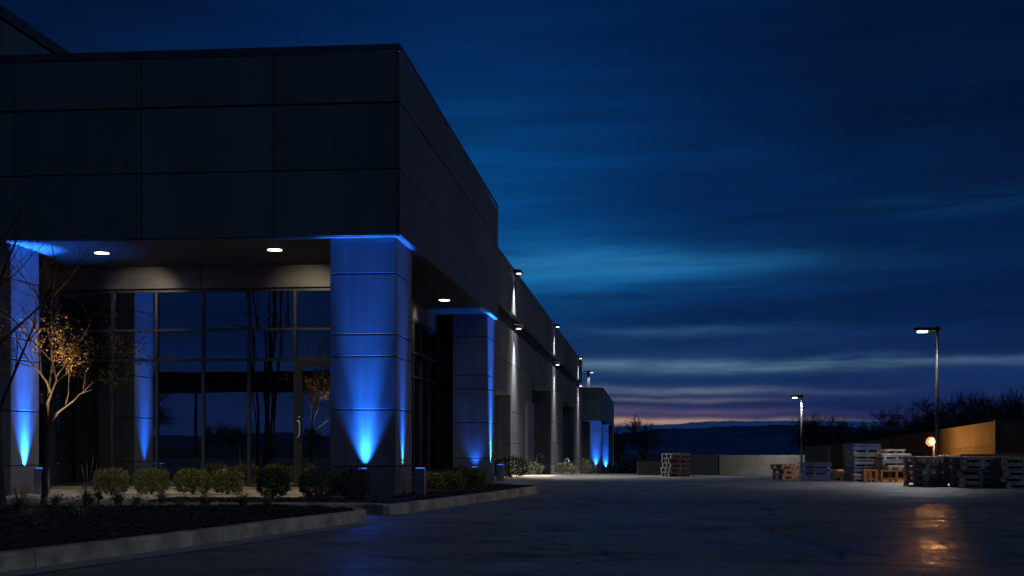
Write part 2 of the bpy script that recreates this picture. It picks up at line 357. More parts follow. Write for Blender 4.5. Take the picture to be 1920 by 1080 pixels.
# ---------------------------------------------------------------- curbs, beds, walk
def chaikin(p, it=2):
    for _ in range(it):
        q = [p[0]]
        for a, c in zip(p, p[1:]): q += [a.lerp(c, .25), a.lerp(c, .75)]
        q.append(p[-1]); p = q
    return p
def resample(p, step):
    out = [p[0]]; acc = 0
    for a, c in zip(p, p[1:]):
        l = (c-a).length
        while acc+l >= step:
            t = (step-acc)/l; a = a.lerp(c, t); out.append(a); l = (c-a).length; acc = 0
        acc += l
    out.append(p[-1]); return out
def normals(p):
    ns = []
    for i in range(len(p)):
        d = (p[min(i+1, len(p)-1)]-p[max(i-1, 0)]).normalized(); ns.append(Vector((-d.y, d.x)))
    return ns   # left of travel
def sweep(b, pts, nrm, prof, capends=True):
    k = len(prof); n = len(pts); vs = []
    for p, m in zip(pts, nrm):
        z0 = gz(p.y)
        for (o, z) in prof: vs.append((p.x+m.x*o, p.y+m.y*o, z0+z))
    fs = [(i*k+j, i*k+(j+1)%k, (i+1)*k+(j+1)%k, (i+1)*k+j) for i in range(n-1) for j in range(k)]
    if capends: fs += [tuple(range(k)), tuple(reversed(range((n-1)*k, n*k)))]
    b.add(vs, fs)
CURB = [(0,-.02),(.012,.125),(.022,.143),(.042,.150),(.150,.150),(.160,.142),(.160,-.02)]
def curb(name, path, label, per=22, step=.14, jog=0):
    pts = resample(chaikin(path), step); nr = normals(pts); b = MB(); i = jog
    if jog: sweep(b, pts[:jog+1], nr[:jog+1], CURB)
    while i < len(pts)-1:
        j = min(i+per, len(pts)-1); seg = [p.copy() for p in pts[i:j+1]]
        if i: seg[0] = seg[0].lerp(seg[1], .09)
        sweep(b, seg, nr[i:j+1], CURB); i = j
    o = b.build(name, M['curb']); tag(o, label, 'curb'); return pts, nr
def v2(p): return Vector((p.x, p.y))
isl = [v2(gp(0,1039,.15)), v2(gp(386,994,.15)), v2(gp(543,974,.15)), v2(gp(640,963,.15))]
isl.insert(0, isl[0]+(isl[0]-isl[1])*2.2)
isl += [v2(gp(680,958.3,.15)), v2(gp(690,955.5,.15)), v2(gp(684,952.8,.15)), v2(gp(650,952,.15)), v2(gp(560,951,.15))]
isl.append(isl[-1]+(isl[-1]-isl[-2]).normalized()*9)
ipts, inr = curb('kerb', isl, 'pale concrete kerb curving round the dark planting island in the left foreground', 21, .14, 8)
c2 = [v2(gp(701,943,.15))+Vector((-13,0)), v2(gp(478,943,.15)), v2(gp(640,943.3,.15)), v2(gp(701,944,.15)), v2(gp(727,948,.15)), v2(gp(780,941.5,.15)), v2(gp(867,931,.15)), v2(gp(960,919,.15)), v2(gp(1008,912,.15))]
c2[0].y = c2[1].y-.1
cpts, cnr = curb('kerb', c2, 'concrete kerb turning the corner in front of the blue lit front column', 20, .14, 9)
def gutter(name, pts, nr, w):
    b = MB(); n = len(pts); vs = []
    for p, m in zip(pts, nr): vs += [(p.x+m.x*.01, p.y+m.y*.01, gz(p.y)+.012), (p.x-m.x*w, p.y-m.y*w, gz(p.y)+.006)]
    b.add(vs, [(2*i, 2*i+1, 2*i+3, 2*i+2) for i in range(n-1)])
    return tag(b.build(name, M['gutter']), kind='structure')
k0 = min(range(len(ipts)), key=lambda i: (ipts[i]-v2(gp(684,957,.15))).length)
gutter('gutter', ipts[:k0], inr[:k0], .30)
ck = min(range(len(cpts)), key=lambda i: (cpts[i]-v2(gp(701,944,.15))).length)
gutter('gutter', cpts[ck:], cnr[ck:], .13)

def scatter_chips(b, pts_fn, n, s0=.012, s1=.035):
    for _ in range(n):
        q = pts_fn()
        if q is None: continue
        a = R.uniform(0,6.28); s = R.uniform(s0,s1); w = s*R.uniform(.25,.6); t = Matrix.Rotation(a,3,'Z') @ Matrix.Rotation(R.uniform(-.6,.6),3,'X') @ Matrix.Rotation(R.uniform(-.5,.5),3,'Y')
        b.add([q+t@Vector((-s,-w,0)), q+t@Vector((s,-w*.6,0)), q+t@Vector((s*.8,w,0)), q+t@Vector((-s*.9,w*.7,0))], [(0,1,2,3)], 1)
# island bed: strip between front curb inner edge and back curb
b = MB()
poly = [p+m*.155 for p, m in zip(ipts, inr)]
fr = poly[:k0]; bk = list(reversed(poly[k0:]))
def along(p, t):
    f = t*(len(p)-1); i = min(int(f), len(p)-2); return p[i].lerp(p[i+1], f-i)
NX, NY = 90, 26; vs = []
def isl_z(x, y, s, t): return .135+.10*math.sin(math.pi*s)*min(1,(1-t)*6)+.022*noise.noise(Vector((x*5,y*5,0)))+.018*noise.noise(Vector((x*17,y*17,1)))
def isl_pt(t, s):
    p = along(fr, t).lerp(along(bk, t), s); edge = 1 if 0 < s < 1 else 0
    return Vector((p.x, p.y, isl_z(p.x, p.y, s, t) if edge else .12))
for j in range(NY+1):
    for i in range(NX+1): vs.append(isl_pt(i/NX, j/NY))
b.add(vs, [(j*(NX+1)+i, j*(NX+1)+i+1, (j+1)*(NX+1)+i+1, (j+1)*(NX+1)+i) for j in range(NY) for i in range(NX)])
scatter_chips(b, lambda: isl_pt(R.random(), R.uniform(.03,.97))+Vector((0,0,.008)), 9000)
tag(b.build('mulch', [M['mulch'], M['chip']]), kind='structure')
# raised ground in front of the building: concrete walk to the left, mulch bed at the columns
inner = [p+m*.155 for p, m in zip(cpts, cnr)]
def apz(x, y): return .146 if y < 5 else .146-(.146)*min(1, (y-5)/8.5)
b = MB(); b.box(-16, -3.15, c2[1].y+.16, 3.15, -.02, .140); b.box(-3.145, -1.05, -1.15, 3.15, -.02, .141)
for k in range(6): b.box(-15.5+k*2.4, -15.485+k*2.4, c2[1].y+.2, 3.1, .1405, .1415, 1)
tag(b.build('walkway', [M['walk'], M['gap']]), kind='structure')
b = MB(); half = [p for p in inner if p.x > -3.3]; NY = 34; vs = []
def bed_edge(p):      # the building side of the bed for a curb point
    t = max(0, min(1, (p.y-inner[0].y+.0)/8.0))
    return p
rows = []
x_l = -3.2
grid_x = [x_l+(i/60)*(5.9) for i in range(61)]
def bed_front(x):
    best = None
    for a, c in zip(half, half[1:]):
        if (a.x <= x <= c.x) or (c.x <= x <= a.x):
            t = (x-a.x)/((c.x-a.x) or 1e-6); y = a.y+(c.y-a.y)*t; best = y if best is None else min(best, y)
    return best
XM = max(p.x for p in half); bx = [x_l+(XM-.002-x_l)*i/70 for i in range(71)]
def bed_back(x):
    if x < -1.35: return -1.2
    if x < .0: return 14.0
    e = half[-1]; return e.y + max(0, (e.x-x))/(e.x-0)*(13.6-e.y)
cols = []
for x in bx:
    y0 = bed_front(x); y0 = half[0].y if y0 is None else y0; y1 = max(y0+.01, bed_back(x)); cols.append((x, y0, y1))
for x, y0, y1 in cols:
    for j in range(NY+1):
        y = y0+(y1-y0)*j/NY; z = apz(x, y)-.004
        if 0 < j < NY: z += .02*noise.noise(Vector((x*5,y*5,0)))+.014*noise.noise(Vector((x*17,y*17,1)))+.012
        vs.append((x, y, z))
b.add(vs, [(i*(NY+1)+j, (i+1)*(NY+1)+j, (i+1)*(NY+1)+j+1, i*(NY+1)+j+1) for i in range(len(cols)-1) for j in range(NY)])
def bedpt():
    c = cols[R.randrange(len(cols))]; y = R.uniform(c[1]+.03, max(c[1]+.04, min(c[2], 6))); return Vector((c[0]+R.uniform(-.04,.04), y, apz(c[0], y)+.022))
scatter_chips(b, bedpt, 6000)
tag(b.build('mulch', [M['mulch'], M['chip']]), kind='structure')

# ---------------------------------------------------------------- office building
off = thing('office_building', 'dark panelled office block with deep corner canopy on columns and wide storefront glass', 'building', (0,0,0))
ZS, ZT = 4.37, 7.47
def skin(b, axis, const, out, edges, zs, gap=.018, th=.05, gaps_z=None):
    """grid of cladding panels with open joints on a vertical plane"""
    for e0, e1 in zip(edges, edges[1:]):
        for i, (z0, z1) in enumerate(zip(zs, zs[1:])):
            a0, a1 = e0+gap/2, e1-gap/2; c0, c1 = z0+(gaps_z or {}).get(i, gap)/2, z1-(gaps_z or {}).get(i+1, gap)/2
            lo, hi = (const, const+th) if out < 0 else (const-th, const)
            if axis == 'y': b.box(a0, a1, lo, hi, c0, c1)
            else: b.box(lo, hi, a0, a1, c0, c1)
zc = [4.375, 5.448, 6.525, 7.33]; gz_ = {2: .035, 0: .0, 3: .0}
b = MB(); skin(b, 'y', -.12, -1, [-11.5,-8.6,-6.42,-4.23,-2.0,.09-.052], zc, gaps_z=gz_)
b.build('front_wall_panels', M['panel'], off, bevel=.004)
b = MB(); skin(b, 'x', .09, 1, [-.12,2.0,5.75,9.5,13.25,14.62], zc, gaps_z=gz_)
b.build('side_wall_panels', M['panel2'], off, bevel=.004)
b = MB(); b.box(-11.5, .03, -.06, 14.56, ZS+.03, 7.30); b.build('joint_backing', M['gap'], off)
b = MB(); b.box(-11.5, .100, -.130, .1, 7.34, ZT); b.box(-.13, .100, .1, 14.65, 7.34, ZT); b.box(-11.5,-.13,.1,14.65,7.34,7.36); b.build('parapet_coping', M['coping'], off, bevel=.008)
b = MB(); b.box(-11.5, .082, -.112, 14.6, ZS-.012, ZS); b.build('soffit', M['soffit'], off)
cz = [.10,.627,1.555,2.42,2.78,3.77,4.355]
def column(x0, x1, y0, y1, zs, name='column'):
    b = MB()
    for i, (z0, z1) in enumerate(zip(zs, zs[1:])):
        b.box(x0, x1, y0, y1, z0+(.009 if i else 0), z1-(.009 if i < len(zs)-2 else 0))
    c = b.build(name, M['column'], off, bevel=.006)
    k = MB(); k.box(x0+.02, x1-.02, y0+.02, y1-.02, zs[0]+.01, zs[-1]-.01); k.build('joint_backing', M['gap'], c)
    return c
column(-1.085, 0, 0, 1.5, cz)
column(-.91, 0, 12.9, 14.58, [-.06]+cz[1:])
column(-10.2, -6.53, 0, 1.05, cz, 'wall_pier')
column(-1.41, -1.30, 14.4, 16.0, [-.06]+cz[1:], 'wall_pier')
YG = 3.2; XG = -1.41
HEAD, T1, T2 = 3.93, 3.16, 2.59
# fascia over the glass
b = MB(); xl = -7.30
ed = [xl, on_y(380,500,YG).x, XG]
for a, c in zip(ed, ed[1:]): b.box(a+.006, c-.006, YG-.10, YG-.02, HEAD+.01, ZS-.014)
for a, c in ((YG-.10,7.0),(7.0,10.8),(10.8,14.4)): b.box(XG-.02, XG+.06, a+.006, c-.006, HEAD+.01, ZS-.014)
b.box(xl-.06, xl+.02, 1.05, YG-.1, HEAD+.01, ZS-.014)
b.build('fascia', M['fascia'], off, bevel=.004)
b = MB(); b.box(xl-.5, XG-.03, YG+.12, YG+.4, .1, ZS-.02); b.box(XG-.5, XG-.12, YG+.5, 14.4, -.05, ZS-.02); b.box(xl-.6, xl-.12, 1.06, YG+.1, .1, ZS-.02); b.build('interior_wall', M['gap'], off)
# storefront
def storefront(name, axis, const, stops, zrails, z0, z1, side, gap_door=None, glass='glass'):
    fw, fd = .055, .12
    g = MB()
    def bar(a0, a1, za, zb, d0=0, d1=fd):
        if axis == 'y': g.box(a0, a1, const-side*d0, const+side*(d1) if side > 0 else const+d1, za, zb) if side > 0 else g.box(a0, a1, const-d0, const+d1-.02, za, zb)
        else: g.box(const-d1+.04 if side > 0 else const-.04, const+.04 if side > 0 else const+d1-.04, a0, a1, za, zb)
    for s in stops: bar(s-fw/2, s+fw/2, z0, z1)
    for a, c in zip(stops, stops[1:]):
        for zr in zrails:
            if gap_door and abs(a-gap_door[0]) < .02 and zr < gap_door[1]: continue
            bar(a+fw/2, c-fw/2, zr-fw*.45, zr+fw*.45, 0, fd*.9)
    fr = g.build(name, M['mullion'], off, bevel=.004)
    k = MB(); e0, e1 = stops[0], stops[-1]
    zz = sorted(set([z0]+[z for z in zrails if z0 < z < z1]+[z1]))
    for a, c in zip(stops, stops[1:]):
        for za, zb in zip(zz, zz[1:]):
            if gap_door and abs(a-gap_door[0]) < .02 and zb <= gap_door[1]+.01: continue
            t = R.uniform(-.0015,.0015); u = R.uniform(-.0012,.0012)
            if axis == 'y': k.add([(a,const+.05+t,za),(c,const+.05-t,za),(c,const+.05-t+u,zb),(a,const+.05+t+u,zb)], [(0,1,2,3)])
            else: k.add([(const-.03+t,a,za),(const-.03-t,c,za),(const-.03-t+u,c,zb),(const-.03+t+u,a,zb)], [(0,1,2,3)] if side > 0 else [(3,2,1,0)])
    k.build('glass', M[glass], fr)
    return fr
xs = [on_y(p,700,YG).x for p in (120,210,293,380,466,553)]; xs[0] = xl+.03
xr = xs[-1]+1.02
storefront('storefront_window', 'y', YG, xs+[xr, XG-.03], [.20, T2, T1, HEAD-.03], .14, HEAD, 1, (xs[-1], T2))
ys = [on_x(p,700,XG).y for p in (774,789,804,822)]
ys = [YG+.03, 5.0, ys[0], ys[1], ys[2], ys[3]]
storefront('side_window', 'x', XG, ys, [.20, T2, T1, HEAD-.03], .02, HEAD, 1, glass='dglass')
storefront('side_window', 'x', xl, [1.10, 2.15, YG-.04], [.20, T2, T1, HEAD-.03], .14, HEAD, 1, glass='dglass')
b = MB(); b.box(xl, XG, YG-.05, YG-.002, .139, .185); b.build('sill', M['curb'], off, bevel=.004)
# glazed door
dx0, dx1 = xs[-1]+.03, xr-.03; sw = .105
b = MB()
b.box(dx0, dx0+sw, YG-.012, YG+.045, .15, T2-.03); b.box(dx1-sw, dx1, YG-.012, YG+.045, .15, T2-.03)
b.box(dx0+sw, dx1-sw, YG-.012, YG+.045, T2-.14, T2-.03); b.box(dx0+sw, dx1-sw, YG-.012, YG+.045, .15, .36)
door = b.build('door', surf('door_metal', (.07,.07,.072), .4, .5, .1, 5, .05, 30), off, bevel=.004)
b = MB(); b.add([(dx0+sw,YG+.012,.36),(dx1-sw,YG+.012,.36),(dx1-sw,YG+.0125,T2-.14),(dx0+sw,YG+.012,T2-.14)], [(0,1,2,3)]); b.build('glass', M['glass'], door)
hx = dx0+sw*.5+.015; b = MB()
b.tube([(hx-.03,YG-.012,1.13),(hx-.03,YG-.075,1.13),(hx,YG-.085,1.14),(hx+.012,YG-.085,1.17),(hx+.012,YG-.085,1.39),(hx,YG-.085,1.42),(hx-.03,YG-.075,1.43),(hx-.03,YG-.012,1.43)], [.013]*8, 10)
b.tube([(hx-.01,YG-.012,1.50),(hx-.01,YG-.03,1.50)], [.02,.02], 12)
b.build('handle', M['chrome'], door, smooth=False)

# taller block behind, upper left
tall = thing('building_block', 'taller dark block rising behind the office roof at the top left', 'building', (-11,5,0))
b = MB(); xT = -10.4; zt = 1+.685*(CAM.x-xT)
for i, (a, c) in enumerate(((2,7.5),(7.5,13),(13,18.5),(18.5,24),(24,30))):
    b.box(xT-.3, xT, a-5+.01, c-5-.01, 7.36, zt-.3)
o = b.build('wall', M['panel'], tall, bevel=.004); o.location = (11,0,0)
b = MB(); b.box(xT-14, xT-.31, -3, 25, 0.2, zt-.35); o = b.build('core_wall', M['panel'], tall); o.location = (11,0,0)
b = MB(); b.box(xT-14, xT+.04, -3.1, 25, zt-.26, zt); o = b.build('coping', M['coping'], tall, bevel=.01); o.location = (11,0,0)

# ---------------------------------------------------------------- warehouse
XW = -.10; yw = lambda r: CAM.y+r
wh = thing('warehouse_building', 'long dark warehouse wall with recessed bays running back behind the office', 'building', (0,15,0))
WO = Vector((0,-15,0))
ZW = 6.57
b = MB(); e = yw(36.05); seg = [yw(a) for a in (36.05,42,49,56,63,70,77,84,90.5)]
for a, c in zip(seg, seg[1:]): b.box(XW-.25, XW, a+.008, c-.008, 5.12, ZW-.08)
o = b.build('upper_wall', M['conc_panel'], wh, bevel=.005); o.location = WO
b = MB(); b.box(XW-.5, XW-.14, yw(36.05), yw(90.3), -1.5, ZW-.1); b.box(-12, XW-.5, yw(36.6), yw(90.3), 5.2, ZW-.2); b.box(-12,XW-.5,yw(90.2),yw(90.4),-2,ZW-.1)
# keep recesses open: cut by building the backing only above the bays
b = MB(); b.box(XW-.5, XW-.14, yw(36.05), yw(90.3), 3.6, ZW-.1); b.box(-12, XW-.5, yw(36.6), yw(90.3), 5.2, ZW-.2); b.box(-12,XW-.5,yw(90.2),yw(90.45),-2,ZW-.1)
o = b.build('dark_band', M['band'], wh); o.location = WO
b = MB(); b.box(XW-.35, XW+.03, yw(36.05), yw(90.55), ZW-.08, ZW); o = b.build('parapet_coping', M['coping'], wh, bevel=.01); o.location = WO
bays = [(36.1,41.3,2.52),(49.4,59.8,3.38),(68.6,79.3,3.2)]
b = MB(); cur = 36.06
def wallseg(r0, r1, z0, z1, x1=XW, x0=XW-.25):
    n = max(1, round((r1-r0)/4)); 
    for i in range(n):
        a = r0+(r1-r0)*i/n; c = r0+(r1-r0)*(i+1)/n
        zz = [z0]+[z for z in (.05,1.0,2.0,3.49) if z0+.2 < z < z1-.1]+[z1]
        for k, (za, zb) in enumerate(zip(zz, zz[1:])): b.box(x0, x1, yw(a)+(.008 if i else 0), yw(c)-(.008 if i < n-1 else 0), za+(.008 if k else 0), zb-(.008 if k < len(zz)-2 else 0))
for r0, r1, zt_ in bays:
    if r0 > cur+.1: wallseg(cur, r0, -1.6, 4.58)
    wallseg(r0, r1, zt_, 4.58); cur = r1
wallseg(cur, 90.5, -1.6, 4.58)
o = b.build('lower_wall', M['conc_panel'], wh, bevel=.005); o.location = WO
b = MB(); b.box(XW+.002, XW+.09, yw(46.4), yw(49.35), -.2, 1.0); b.box(XW+.002, XW+.09, yw(46.4), yw(49.35), 1.01, 2.5)
o = b.build('pilaster', M['column'], wh, bevel=.006); o.location = WO
for i, (r0, r1, z) in enumerate(bays):
    b = MB(); b.box(XW-1.5, XW-1.4, yw(r0)-.1, yw(r1)+.3, -1.6, z+.1); b.box(XW-1.5, XW-.25, yw(r1)+.002, yw(r1)+.2, -1.6, z); b.box(XW-1.5, XW-.25, yw(r0)-.2, yw(r0)-.002, -1.6, z); b.box(XW-1.5, XW-.25, yw(r0), yw(r1), z+.002, z+.1)
    o = b.build('recess_wall', M['conc_panel'], wh); o.location = WO
    b = MB(); h0 = gz(yw(r1))+.01; hh = (z-.25-h0)/9
    for k in range(9): b.box(XW-1.39, XW-1.34, yw(r0)+.5, yw(r1)-.3, h0+k*hh+.01, h0+(k+1)*hh-.006)
    o = b.build('roller_door', M['band'], wh, bevel=.008); o.location = WO

# ---------------------------------------------------------------- far entrance block
fe = thing('entrance_block', 'small square entrance canopy block with blue lit columns at the far end', 'building', (0,yw(92),-1.1))
FO = Vector((0,-yw(92),1.1)); ya = yw(92); xf = 1.26; zb_ = 2.56; zt2 = 4.87
b = MB(); skin(b, 'y', ya, -1, [-3.0,-.5,xf-.055], [zb_, 4.1, zt2-.1], gap=.03); skin(b, 'x', xf, 1, [ya, ya+9, ya+18, ya+27, ya+36], [zb_, 4.1, zt2-.1], gap=.05)
o = b.build('wall_panels', M['panel'], fe, bevel=.005); o.location = FO
b = MB(); b.box(-3, xf-.06, ya+.06, ya+36, zb_+.03, zt2-.12); o = b.build('joint_backing', M['gap'], fe); o.location = FO
b = MB(); b.box(-3.0, xf+.03, ya-.03, ya+36, zt2-.1, zt2); o = b.build('coping', M['coping'], fe, bevel=.01); o.location = FO
b = MB(); b.box(-3.0, xf-.01, ya+.01, ya+36, zb_-.02, zb_); o = b.build('soffit', M['soffit'], fe); o.location = FO
def fcol(x0, x1, y0, y1):
    b = MB(); zs = [-2,.1,1.0,2.0,zb_-.025]
    for k, (a, c) in enumerate(zip(zs, zs[1:])): b.box(x0, x1, y0, y1, a+.01, c-.01)
    o = b.build('column', M['column'], fe, bevel=.005); o.location = FO
xa = on_y(1106,800,ya).x; xb = on_y(1128,800,ya).x
fcol(xa, xb, ya+.15, ya+1.0); fcol(.72, 1.22, ya+17, ya+18); fcol(.72, 1.22, ya+34.5, ya+35.5)
b = MB(); b.box(-3, .2, ya+6, ya+6.3, -2, zb_-.03); o = b.build('back_wall', M['walk'], fe); o.location = FO
b = MB(); b.box(-.6, .0, ya+7, ya+36, -2.2, zb_-.03); o = b.build('side_wall', M['conc_panel'], fe); o.location = FO

# ---------------------------------------------------------------- luminaires
def downlight(px, py, label):
    p = at_d(px, py, (ZS-1)*F/(HZ-py)); t = thing('downlight', label, 'ceiling light', (p.x, p.y, ZS-.012), group='round downlights in the canopy soffit')
    b = MB(); b.tube([(0,0,0),(0,0,-.012)], [.145,.142], 28); b.build('trim_ring', M['steel'], t)
    b = MB(); b.tube([(0,0,-.0125),(0,0,-.016)], [.122,.122], 28); b.build('lens', M['warm_e'], t)
    spot(t, (0,0,-.05), (0,.10,-1), 150 if px < 700 else 70, WARM, 50, .8, .12)
    spot(t, (0,0,-.05), (-.75,.35,-.5) if px > 700 else (0,1,-.38), 50, WARM, 27, 1.0, .05, 'lamp_wash')
    return t
downlight(191,472,'round warm downlight in the soffit above the golden leaved tree')
downlight(515,466,'round warm downlight in the soffit above the glass door')
downlight(833,561,'round warm downlight in the soffit between the two right hand columns')
def uplight(x, y, zb, h, target, power, label, w=.17, half=15, lean=.095):
    t = thing('uplight', label, 'uplight', (x, y, zb), group='steel box uplights washing the columns blue')
    b = MB(); b.box(-w/2, w/2, -w/2, w/2, 0, h); b.build('housing', M['steel'], t, bevel=.006)
    b = MB(); b.box(-w/2+.02, w/2-.02, -w/2+.02, w/2-.02, h+.001, h+.008); b.build('lens', M['blue_e'], t)
    for dz_, r_ in ((.06,.012),(.11,.009)):
        b = MB(); b.tube([(w/2-.04,-w/2-.002,h-dz_),(w/2-.04,-w/2-.012,h-dz_)], [r_,r_], 10); b.build('screw', M['black'], t)
    d = Vector((target[0]-x, target[1]-y, 0)).normalized()
    off_ = Vector((target[0]-x, target[1]-y)).length-(.078 if abs(target[1]-y) > abs(target[0]-x) else .055)
    o = spot(t, (d.x*off_, d.y*off_, h+.03), (d.x*lean, d.y*lean, 1), power, BLUE, half, 1.0, .045)
    spot(t, (d.x*off_, d.y*off_, h+.03), (d.x*lean*.5, d.y*lean*.5, 1), power*.28, BLUE, half+16, 1.0, .06, 'lamp_halo')
    o.data.use_nodes = True; n_ = o.data.node_tree; em = n_.nodes['Emission']; lf = n_.nodes.new('ShaderNodeLightFalloff')
    lf.inputs['Strength'].default_value = .36; lf.inputs['Smooth'].default_value = 0
    lg = n_.nodes.new('ShaderNodeLightFalloff'); lg.inputs['Strength'].default_value = .36; sm = n_.nodes.new('ShaderNodeMath'); sm.operation = 'ADD'
    n_.links.new(lf.outputs['Constant'], sm.inputs[0]); n_.links.new(lg.outputs['Linear'], sm.inputs[1]); n_.links.new(sm.outputs[0], em.inputs['Strength'])
    return t
UP = 1900
uplight(-.50, -.27, .14, .46, (-.50,0), UP, 'steel box uplight behind the right of the two dark rounded shrubs')
uplight(.30, .62, .14, .45, (0,.62), UP*.75, 'steel box uplight on the mulch right of the big front column')
uplight(.26, 13.6, -.03, .48, (0,13.6), UP*3.0, 'steel box uplight beside the rear column at the kerb end', .19, 18)
uplight(-.32, 12.72, .0, .40, (-.32,12.9), UP*.05, 'added dim steel uplight hidden in the hedge before the rear column', half=32)  # added lamp, puts a faint blue wash on the rear column front
uplight(-1.08, 15.2, -.06, .40, (-1.30,15.2), UP*.22, 'added dim steel uplight tucked behind the rear column at the narrow pier', half=22)  # added lamp, tints the narrow pier face blue
uplight(-6.22, .50, .14, .44, (-6.53,.5), UP*2.2, 'steel box uplight beside the left pier behind the tree trunks', .2, 18, .14)
for (x, y, tx, ty, lab) in (((xa+xb)/2, ya-.15, (xa+xb)/2, ya+.15, 'tiny uplight at the foot of the far entrance front column'), (1.0, ya+16.6, 1.0, ya+17, 'tiny uplight at the middle column of the far entrance'), (xf+.35, ya+35, xf-.04, ya+35, 'tiny uplight at the rearmost column of the far entrance')):
    uplight(x, y, gz(y), .5, (tx,ty), UP*1.0, lab, .18, 19, .17)

def walllight(r, z, label, x=XW, pw=700):
    t = thing('wall_light', label, 'wall light', (x, yw(r), z), group='downlights fixed along the warehouse wall')
    b = MB(); b.box(.0, .05, -.12, .12, -.06, .16); b.build('back_plate', M['black'], t, bevel=.006)
    b = MB(); b.add([(.05,-.12,.02),(.05,.12,.02),(.30,.12,.02),(.30,-.12,.02),(.05,-.12,.14),(.05,.12,.14),(.24,.12,.12),(.24,-.12,.12)], [(0,1,2,3),(7,6,5,4),(0,4,5,1),(1,5,6,2),(2,6,7,3),(3,7,4,0)]); b.build('hood', M['black'], t, bevel=.006)
    b = MB(); b.box(.10, .22, -.06, .06, .0, .018); b.build('lens', M['cool_e'], t)
    spot(t, (.19,0,-.03), (-.06,0,-1), pw, COOL, 23, .95, .05)
    spot(t, (.24,0,-.04), (.35,0,-1), pw*1.8, (1,.93,.82), 50, 1, .05, 'lamp_spill')
for r, nm in ((42.4,'nearest'),(61.9,'middle'),(85,'farthest')):
    walllight(r, 6.42, f'{nm} of the hooded lights at the top edge of the warehouse wall')
    walllight(r, 4.66, f'{nm} of the hooded lights in the dark band of the warehouse wall', XW-.0)
for (x, r, lb) in ((.22, 47.6, 'nearer of the two small hooked garden lamps by the warehouse piers'), (.25, 64.5, 'farther of the two small hooked garden lamps by the warehouse piers')):
    t = thing('garden_lamp', lb, 'garden lamp', (x, yw(r), gz(yw(r))), group='small hooked lamps along the warehouse foot')
    b = MB(); b.tube([(0,0,0),(0,0,.62),(.02,0,.72),(.09,0,.77),(.17,0,.74),(.19,0,.68)], [.022]*6, 6); b.build('stem', M['steel'], t)
    b = MB(); b.tube([(.19,0,.69),(.19,0,.62)], [.03,.08], 10); b.build('shade', M['steel'], t)
    spot(t, (.19,0,.60), (0,0,-1), 10, WARM, 60, .8, .03)
# floodlit post on the far roof
pm = on_y(1103.5, 726, yw(97)); t = thing('light_mast', 'short pale post with hooded light on the far entrance roof', 'mast', (pm.x, pm.y, zt2))
b = MB(); b.box(-.10,.10,-.1,.1,0,1.30); b.build('post', M['column'], t, bevel=.01)
b = MB(); b.box(-.14,.36,-.2,-.1+.2,1.31,1.42); b.build('hood', M['black'], t, bevel=.01)
b = MB(); b.box(.16,.34,-.14,.06,1.295,1.308); b.build('lens', M['cool_e'], t)
spot(t, (.05,-.35,1.3), (-.02,.22,-1), 90, COOL, 25, .8, .04)
b = MB(); a = Vector((XW,yw(90.4),ZW-.02)); c = Vector((pm.x,pm.y-.1,zt2+1.38)); b.tube([a.lerp(c,k/8)-Vector((0,0,.35*math.sin(math.pi*k/8))) for k in range(9)], [.012]*9, 5)
tag(b.build('cable', M['black']), 'thin black cable sagging from the warehouse parapet to the roof post', 'cable')

def street_lamp(px, py_top, d, label, power, pxhead):
    p = at_d(px, HZ, d); g = gz(p.y); top = at_d(px, py_top, d).z
    t = thing('street_lamp', label, 'street lamp', (p.x, p.y, g), TH)
    h = top-g; w = (px-pxhead)/F*d
    b = MB(); b.tube([(0,0,.02),(0,0,h)], [.055,.042], 12); b.build('pole', M['pole'], t, smooth=True)
    b = MB(); b.box(-.14,.14,-.14,.14,.0,.03); b.build('base_plate', M['pole'], t, bevel=.004)
    b = MB(); b.box(-w*.35,.07,-.035,.035,h-.11,h-.02); b.build('arm', M['black'], t, bevel=.01)
    hb = MB(); hb.box(-w, -w*.33, -.13, .13, h-.115, h-.03); hd = hb.build('lamp_head', M['black'], t, bevel=.02)
    b = MB(); b.box(-w*.86, -w*.48, -.10, .10, h-.150, h-.117); b.build('lens', M['cool_e'], hd)
    spot(t, (-w*.65,0,h-.17), (-.35,-.18,-1) if px > 1600 else (-.05,-.1,-1), power, COOL, 60 if px > 1600 else 78, 1, .1)
    return t
street_lamp(1757, 612, 33.1, 'tall black street lamp rising behind the orange lit pallet stack', 520, 1716)
street_lamp(1503, 740, 56, 'smaller distant street lamp in front of the low concrete wall', 520, 1484)
# amber floodlight on the tall pole
pp = at_d(1747.5, 828, 36.0); t = thing('flood_light', 'glaring amber flood lamp on a short post behind the front pallet stack', 'flood light', pp, TH)
b = MB(); b.tube([(0,0,.072*math.sin(a*math.pi/12)) for a in range(-6,7)], [.003+.072*math.cos(a*math.pi/12) for a in range(-6,7)], 16); b.build('bulb', M['amber_e'], t, smooth=True)
b = MB(); b.tube([(0,.078,0),(0,.083,0)], [.125,.125], 24); b.build('glare_disc', M['amber_d'], t)  # glowing disc standing in for orange glare around the bulb
b = MB(); b.tube([(0,.085,0),(0,.17,0)], [.135,.08], 20); b.build('housing', M['black'], t)
b = MB(); b.tube([(.08,.10,-pp.z+gz(pp.y)),(.08,.10,.02)], [.028,.028], 8); b.build('post', M['pole'], t)
point(t, (0,-.10,0), 170, (1,.40,.09), .06)

